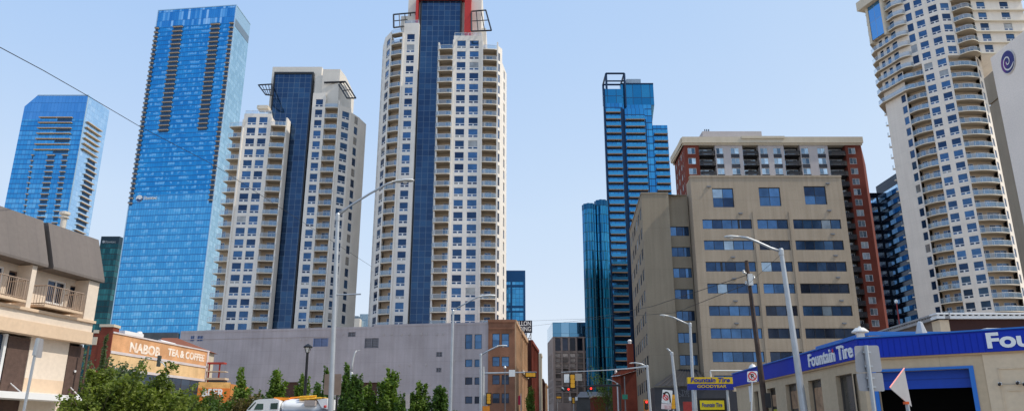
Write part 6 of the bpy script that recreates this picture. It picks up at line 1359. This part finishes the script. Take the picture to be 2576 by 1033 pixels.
Y = 70; t = thing('street_name_sign', 'small green street name plate on a dark pole in front of the red hall', 'street sign', (gx(1571, 1033, Y), Y, 0)); m = MB(); m.tube((gx(1572.5, 1033, Y), Y, 0), P(1570.5, 945, Y), .07, .05, n=8); m.build('pole', plain('dark grey pole', (.12, .12, .13), .5, .3), t); m = MB(); m.box(gx(1565, 997, Y), gx(1578.5, 997, Y), Y - .1, Y - .07, gz(1003, Y), gz(991, Y)); m.build('name_plate', plain('sign green', (.01, .16, .10), .5, 0, .1, 3), t)
Y = 88; t = thing('pole', 'thin dark pole standing before the brown brick corner block', 'pole', (gx(1271, 1033, Y), Y, 0)); m = MB(); m.tube((gx(1271, 1033, Y), Y, 0), P(1270.3, 926, Y), .08, .06, n=8); m.build('shaft', plain('dark grey pole', (.12, .12, .13), .5, .3), t); m = MB(); m.lathe(P(1270.3, 926, Y), [(.1, 0), (.16, .1), (.06, .3)], 8); m.build('cap', galvl, t)
for x, y0, y1, Y, lab in ((1306.5, 994, 1017, 150, 'dark red street banner nearest along the left side of the street'), (1327.8, 1006, 1028, 175, 'dark red street banner farther along the left side of the street')):
    t = thing('banner', lab, 'banner', (gx(x + 4, 1033, Y), Y, 0), 'red banners on street poles'); m = MB(); m.box(gx(x - 3.2, y0, Y), gx(x + 3, y0, Y), Y, Y + .03, gz(y1, Y), gz(y0, Y)); m.build('cloth', plain('banner red', (.45, .015, .05), .7, 0, .1, 2), t); m = MB(); m.tube((gx(x + 4.5, 1033, Y), Y, 0), P(x + 4, y0 - 6, Y), .09, n=6); m.build('pole', galv, t)
# ------------------------------------------------ utility pole and wires
Y = 42; t = thing('utility_pole', 'brown wooden utility pole leaning slightly in front of the tan block', 'utility pole', (gx(1926, 1033, Y), Y, 0)); a, b = P(1926.5, 1033, Y), P(1877.5, 655, Y); ft = a + (a - b) / (b.z - a.z) * a.z
m = MB(); m.tube(ft, b, .19, .10, n=12); m.build('shaft', plain('weathered pole wood', (.085, .055, .042), .9, 0, .35, 3, bump=.4), t); m = MB(); 
for k in range(3): q = P(1880 + k * 3, 688 + k * 14, Y); m.tube(q + Vector((-.1, -.1, 0)), q + Vector((-.3 + .3 * (k % 2) * 2, -.2, .05)), .05, n=6); m.lathe(q + Vector((-.25 + .5 * (k % 2), -.2, 0)), [(.03, 0), (.08, .04), (.05, .09), (.08, .13), (.03, .18)], 8)
q = P(1884, 697, Y); m.box(q.x - .12, q.x + .12, Y - .3, Y - .12, q.z - .5, q.z + .15); m.build('insulators', galvl, t)
m = MB(); q = P(1921, 1000, Y); m.box(q.x + .02, q.x + .30, Y - .25, Y + .1, q.z - .5, q.z + .25); m.build('meter_box', plain('dark meter box', (.05, .045, .045), .6), t); m = MB(); m.tube(P(1887, 700, Y - .2), P(1905, 862, Y - .22), .025, n=5); m.build('conduit', dk_frame, t)
def wire(label, pts, r, sag=0):
    P3 = [P(*p) for p in pts]; out = []
    for a, b in zip(P3[:-1], P3[1:]):
        for i in range(8): f_ = i / 8; out.append(a.lerp(b, f_) - Vector((0, 0, sag * 4 * f_ * (1 - f_))))
    out.append(P3[-1]); m = MB(); c = out[0]; m.path(out, r, n=5); return tag(m.build('overhead_wire', plain('cable black', (.02, .02, .022), .6), None, loc=c), label, 'wire', 'overhead wires')
wire('thick overhead wire slanting down across the sky at top left', [(-40, 98, 22), (110, 178, 26), (215, 238, 30), (353, 319, 36), (540, 416, 46), (935, 670, 80)], .016)
wire('upper thin wire crossing the sliver of sky between street blocks', [(1336, 806, 180), (1477, 801, 130), (1640, 770, 60), (1882, 690, 42)], .02)
wire('lower sagging wire crossing the sliver of sky between street blocks', [(1338, 819, 180), (1400, 812, 150), (1480, 803, 120), (1700, 785, 70), (1884, 712, 42)], .022)
wire('thin wire running from the wooden pole over to the right lamp', [(1884, 712, 42), (1964, 640, 34.8)], .008)
t = thing('antenna_mast', 'thin red mast standing before the navy tower', 'mast', (gx(2259, 830, 90), 90, 0)); m = MB(); m.tube((gx(2264, 838, 90), 90, 0), P(2255, 760, 90), .10, .06, n=6); m.build('shaft', plain('mast red', (.30, .03, .03), .6), t); m = MB(); m.lathe(P(2255, 762, 90), [(.1, 0), (.2, .1), (.2, .3), (.08, .45)], 8); m.build('cap', sign_white, t)
# ------------------------------------------------ service truck
Y = 42; K = 1911 * 1.032 / Y; x0 = gx(624, 1015, Y); tx = lambda x: gx(x, 1015, Y); tz = lambda y: gz(y, Y)
t = thing('service_truck', 'white service truck with tank and orange boom passing before the young trees', 'truck', ((tx(624) + tx(823)) / 2, Y + 1.2, 0)); tw = plain('truck white', (.80, .80, .80), .3, 0, .03, 2); tor = plain('truck orange', (.80, .25, .01), .4, 0, .12, 4)
W0, W1 = Y, Y + 2.4
def extr(mb, poly, y0, y1, mi=0):
    n = len(poly); vs = [(x, y0, z) for x, z in poly] + [(x, y1, z) for x, z in poly]; mb.mesh(vs, [tuple(range(n)), tuple(range(n, 2 * n))[::-1]] + [(i, (i + 1) % n, n + (i + 1) % n, n + i) for i in range(n)], mi)
m = MB(); extr(m, [(tx(622), 1.1), (tx(622), tz(1030)), (tx(640), tz(1006)), (tx(650), tz(1003)), (tx(688), tz(1001)), (tx(702), tz(1006)), (tx(702), 1.1)], W0, W1); m.build('cab', tw, t)
m = MB(); gl_dk = glass('truck glass', (.01, .03, .02), (.03, .08, .05), .2, .08); m.face([(tx(647), W0 - .012, tz(1014)), (tx(663), W0 - .012, tz(1014)), (tx(663), W0 - .012, tz(1029)), (tx(640), W0 - .012, tz(1029))][::-1]); m.build('side_window', gl_dk, t); m = MB(); m.face([(tx(681), W0 - .012, tz(1013)), (tx(699), W0 - .012, tz(1012)), (tx(699), W0 - .012, tz(1028)), (tx(681), W0 - .012, tz(1028))]); m.build('side_window', gl_dk, t)
m = MB(); m.face([(tx(622) - .012, W0 + .15, tz(1029)), (tx(639) - .012, W0 + .15, tz(1007.5)), (tx(639) - .012, W1 - .15, tz(1007.5)), (tx(622) - .012, W1 - .15, tz(1029))]); m.face([(tx(624), W0 - .012, tz(1029)), (tx(642), W0 - .012, tz(1009.5)), (tx(644), W0 - .012, tz(1012)), (tx(630), W0 - .012, tz(1029))]); m.build('windscreen', gl_dk, t)
m = MB(); m.box(tx(648), tx(675), W0 + .3, W1 - .3, tz(1003), tz(1000.5)); m.build('roof_hatch', sblk, t)
m = MB(); zc_ = tz(1022); rt = tz(999.5) - zc_
for i in range(1): 
    n = 20; xa, xb = tx(704), tx(800); prof = [(xa, .80), (xa + .12, .95), (xa + .3, 1.0), (xb - .5, 1.0), (xb, .8), (xb + .35, .35)]
    vs = [(x, (W0 + W1) / 2 + 1.15 * r * math.cos(2 * math.pi * j / n), zc_ + rt * r * math.sin(2 * math.pi * j / n)) for x, r in prof for j in range(n)]; m.mesh(vs, [(k * n + j, k * n + (j + 1) % n, (k + 1) * n + (j + 1) % n, (k + 1) * n + j) for k in range(len(prof) - 1) for j in range(n)] + [tuple(range(n)), tuple(range((len(prof) - 1) * n, len(prof) * n))])
m.build('tank', tw, t, smooth=True)
m = MB(); m.box(tx(697), tx(823), W0, W1, .85, 1.25); m.build('chassis', sblk, t); m = MB(); m.box(tx(704), tx(820), W0 - .02, W1, 1.25, tz(1032)); m.build('deck_body', plain('truck blue grey', (.35, .42, .55), .4), t)
m = MB(); extr(m, [(tx(679), tz(1003)), (tx(679), tz(996)), (tx(716), tz(997.5)), (tx(719), tz(1001)), (tx(712), tz(1005))], W0 + .6, W0 + 1.6); m.tube((tx(716), W0 + 1, tz(997.5)), (tx(745), W0 + 1, tz(995.5)), .05, n=6); m.build('boom', tor, t)
m = MB(); m.tube((tx(703), W0 + 1, tz(1004)), (tx(704), W0 + 1, tz(1030)), .09, n=8); m.tube((tx(713), W0 + 1, tz(1004)), (tx(706), W0 + 1, tz(1010)), .06, n=6); m.build('boom_post', sblk, t)
m = MB(); m.box(tx(745), tx(812), W0 + .3, W0 + 1.2, tz(999), tz(997.3)); m.tube((tx(748), W0 + .4, tz(996)), (tx(790), W0 + .4, tz(993.5)), .05, n=6); m.box(tx(774), tx(785), W0 + .4, W0 + .8, tz(998), tz(993)); m.tube((tx(750), W0 + .2, tz(1003)), (tx(805), W0 + .2, tz(999)), .05, n=6); m.build('hose_rack', plain('truck amber', (.80, .45, .04), .5, 0, .4, 6), t)
m = MB(); m.box(tx(767), tx(794), W0 - .15, W0 + .3, tz(1019.5), tz(1006)); m.build('tool_box', plain('truck taupe box', (.42, .36, .33), .6), t); m = MB(); extr(m, [(tx(794), tz(1003)), (tx(820), tz(1000)), (tx(823), tz(1028)), (tx(808), tz(1024))], W0 + .2, W1 - .2); m.build('tail_end', tw, t); m = MB(); q = P(817, 1024, W0 + .1); m.lathe((q.x, W0 + .15, q.z), [(.06, 0), (.08, .06), (.06, .12)], 8); m.build('tail_light', red_clad, t)
tyre = plain('tyre rubber', (.02, .02, .02), .9)
for x in (645, 752, 785):
    for yy in (W0 + .05, W1 - .35):
        m = MB(); m.tube((tx(x), yy, .5), (tx(x), yy + .3, .5), .5, n=20); o = m.build('wheel', tyre, t); m = MB(); m.tube((tx(x), yy - .01, .5), (tx(x), yy + .31, .5), .25, n=12); m.build('rim', galv, o)
# ================================================================== planting
leaf_a = foliage('poplar leaves', (.022, .055, .009), (.20, .29, .045)); leaf_b = foliage('dusty shrub leaves', (.022, .048, .009), (.25, .30, .05)); leaf_c = foliage('grey green leaves', (.05, .08, .045), (.20, .25, .14)); leaf_d = foliage('rusty shrub leaves', (.03, .03, .010), (.20, .15, .05)); leaf_e = foliage('deep green leaves', (.022, .055, .012), (.12, .20, .035))
bark = plain('bark', (.10, .075, .055), .95, 0, .3, 4)
def leafy(c, h, w, n, leaf, kind='column', seed=1, lean=0.0):
    """crown of many small leaf faces gathered on shoots; returns crown and wood builders"""
    g = random.Random(seed); cr, wd = MB(), MB(); x0, y0 = c
    shoots = []
    if kind == 'column':
        for i in range(46):
            f_ = g.random(); zb = h * (.10 + .62 * f_); th = g.random() * 2 * math.pi; r = w * .5 * (.35 + .65 * g.random()) * (1 - .62 * f_ ** 1.4); ln = h * (.16 + .20 * g.random())
            if zb + ln > h: ln = h - zb
            shoots.append((Vector((x0 + r * .45 * math.cos(th), y0 + r * .45 * math.sin(th), zb)), Vector((math.cos(th) * r * .75, math.sin(th) * r * .75, ln)), .16 + .1 * g.random()))
        shoots.append((Vector((x0, y0, h * .6)), Vector((g.uniform(-.1, .1), 0, h * .42)), .14))
    else:
        for i in range(80):
            th = g.random() * 2 * math.pi; r = w * .5 * math.sqrt(g.random()); el = (1 - (r / (w * .5)) ** 2) ** .5
            zt_ = h * (.25 + .62 * el * (.6 + .4 * g.random())); ln = h * (.18 + .26 * g.random())
            shoots.append((Vector((x0 + r * math.cos(th), y0 + r * math.sin(th), zt_ * .8)), Vector((math.cos(th) * ln * .5 + lean * ln, math.sin(th) * ln * .5, ln * .8)), .2 + .16 * g.random()))
    per = max(6, n // len(shoots))
    for b, d, sp in shoots:
        wd.tube(b - d * .3, b + d * .9, .03, .008, n=4, cap=False); shade = .15 + .75 * g.random()
        for k in range(per):
            f_ = g.random() ** .8 * 1.05; s_ = sp * (1.15 - .75 * f_) * min(h, w * 3, 8) / 6; p = b + d * f_ + Vector((g.gauss(0, s_), g.gauss(0, s_), g.gauss(0, s_ * .8)))
            L = (.10 + .09 * g.random()) * (h / 6) ** .5 * (.86 if kind == 'column' else .62); u = Vector((g.gauss(0, 1), g.gauss(0, 1), g.gauss(0, .8))).normalized(); v = u.cross(Vector((g.gauss(0, 1), g.gauss(0, 1), g.gauss(0, 1)))).normalized()
            cr.rv = min(1, max(0, shade * .7 + .3 * g.random() + .12 * f_)); cr.face([p - u * L, p - v * L * .55, p + u * L, p + v * L * .55])
    wd.tube((x0, y0, 0), (x0, y0, h * .5), .09 * (h / 7), .05 * (h / 7), n=8); wd.tube((x0, y0, h * .5), (x0 + .05, y0, h * .85), .05 * (h / 7), .015, n=6)
    return cr, wd
def tree(name, label, x, ytop, Y, wpx, n, leaf, kind='column', seed=1, group=None, cat='tree', lean=0.0):
    wpx, n = (wpx * 1.3, int(n * 1.9)) if kind == 'column' and cat == 'tree' else (wpx, int(n * 2.0)); X_ = gx(x, 1033, Y); h = gz(ytop, Y); w_ = wpx * Y / 1950; t = thing(name, label, cat, (X_, Y, 0), group); cr, wd = leafy((X_, Y), h, w_, n, leaf, kind, seed, lean); wd.build('trunk', bark, t); cr.build('crown', leaf, t)
G = 'young trees along the mauve wall'
for i, (x, yt, Y, wpx, n, lf, lab) in enumerate(((603, 932, 62, 52, 3400, leaf_a, 'young tree right of the orange shop, left of the white truck'), (648, 985, 60, 34, 1500, leaf_e, 'short young tree just above the truck cab'), (688, 938, 64, 56, 3400, leaf_a, 'young tree with yellowish leaves above the orange boom'), (757, 948, 64, 42, 2200, leaf_a, 'young tree just left of the black lantern post'), (791, 968, 66, 50, 2200, leaf_e, 'dark low young tree just right of the black lantern post'), (812, 926, 63, 24, 1500, leaf_e, 'slim young tree touching the left side of the tall lamp pole'), (866, 920, 60, 38, 2600, leaf_e, 'tallest slim young tree right of the tall lamp pole'), (890, 945, 58, 44, 2600, leaf_e, 'young tree under the white curved lamp pole'), (925, 966, 62, 46, 2300, leaf_a, 'young tree left of the widest one, before the rusty doorway'), (974, 934, 62, 72, 4600, leaf_a, 'widest young tree in the middle of the row'), (1012, 992, 60, 34, 1400, leaf_e, 'small young tree just left of the narrow pale sign'), (1050, 966, 62, 62, 3200, leaf_a, 'young tree just right of the narrow pale sign'), (1104, 974, 62, 66, 3400, leaf_e, 'last dark young tree, beside the lamp at the end of the mauve wall'))):
    tree('young_tree', lab, x, yt, Y, wpx, n, lf, 'column', 20 + i, G)
for i, (x, yt, Y, wpx, n, lf, lab, ln) in enumerate(((300, 914, 30, 150, 11000, leaf_b, 'largest leafy shrub with pointed shoots, right of the cream corner building', .25), (236, 950, 29, 80, 3500, leaf_b, 'leafy shrub touching the wall of the cream corner building', 0), (262, 878, 46, 66, 4200, leaf_c, 'grey green tree behind the largest shrub, before the red brick turret', 0), (382, 975, 32, 90, 4800, leaf_b, 'leafy shrub below the word painted on the orange wall', .3), (440, 974, 40, 110, 5200, leaf_b, 'low shrub in front of the dark shop windows', 0), (508, 976, 42, 105, 5200, leaf_e, 'low dark green shrub below the orange shop front', 0), (572, 976, 44, 110, 5200, leaf_d, 'rust tinged shrub right of the orange shop front', 0))):
    tree('shrub' if lf is not leaf_c else 'grey_tree', lab, x, yt, Y, wpx, n, lf, 'bush', 60 + i, 'shrubs at the lower left', 'shrub', ln)
Gh = 'background shrubs behind the truck'
for i, (x, yt, wpx) in enumerate(((620, 1004, 60), (715, 985, 70), (850, 985, 60), (950, 985, 80), (1075, 1000, 60))):
    tree('hedge_shrub', ['low hedge shrub left of the truck cab', 'low hedge shrub behind the orange boom', 'low hedge shrub behind the brown grey sign back', 'low hedge shrub under the widest young tree', 'low hedge shrub near the end of the row'][i], x, yt, 66, wpx, 2000, leaf_e, 'bush', 90 + i, Gh, 'shrub')
tree('street_tree', 'dark street tree left of the ink blue skyscraper base', 1530, 918, 186, 24, 2000, leaf_e, 'bush', 101); tree('street_tree', 'green street tree below the dark red brick block', 1336, 975, 150, 24, 1800, leaf_a, 'column', 102)
tree('climbing_vine', 'narrow green vine climbing behind the right end of the cream corner building', 239, 850, 44, 9, 900, leaf_c, 'column', 103, None, 'vine')
# ================================================================== ground
asphalt = plain('asphalt', (.05, .05, .052), .95, 0, .2, .15)
pave = concrete('pavement concrete', (.33, .32, .30), joint_w=1.5, joint_h=1.5, jdark=.8, streak=.05)
bounce_ground = plain('ground', (.40, .365, .31), .95, 0, .25, .05)  # unseen ground made paler to bounce warm light onto the facades
def sheet(name, x0, x1, y0, y1, z, m):
    o = MB().face([(x0, y0, z), (x1, y0, z), (x1, y1, z), (x0, y1, z)]).build(name, m); o['kind'] = 'structure'; return o
sheet('ground', -6000, 6000, -2000, 9000, 0, bounce_ground)
sheet('road', -9.5, 8.5, -60, 900, .004, asphalt)
sheet('cross_road', -300, 300, 61, 75, .008, asphalt)
for nm, x0, x1, y0, y1 in (('pavement', -13.5, -9.5, 75, 600), ('pavement', 8.5, 12.5, 75, 600), ('pavement', -13.5, -9.5, -60, 61), ('pavement', 8.5, 14.4, -60, 61)):
    o = MB().box(x0, x1, y0, y1, 0, .13).build(nm, pave); o['kind'] = 'structure'
mk = MB()
for k in range(-10, 120):
    y = k * 7.0
    if 58 < y < 78: continue
    for x in (-3.6, 2.6): mk.face([(x - .06, y, .012), (x + .06, y, .012), (x + .06, y + 3, .012), (x - .06, y + 3, .012)])
o = mk.build('lane_markings', plain('road paint', (.75, .75, .72), .8, 0, .15)); o['kind'] = 'structure'
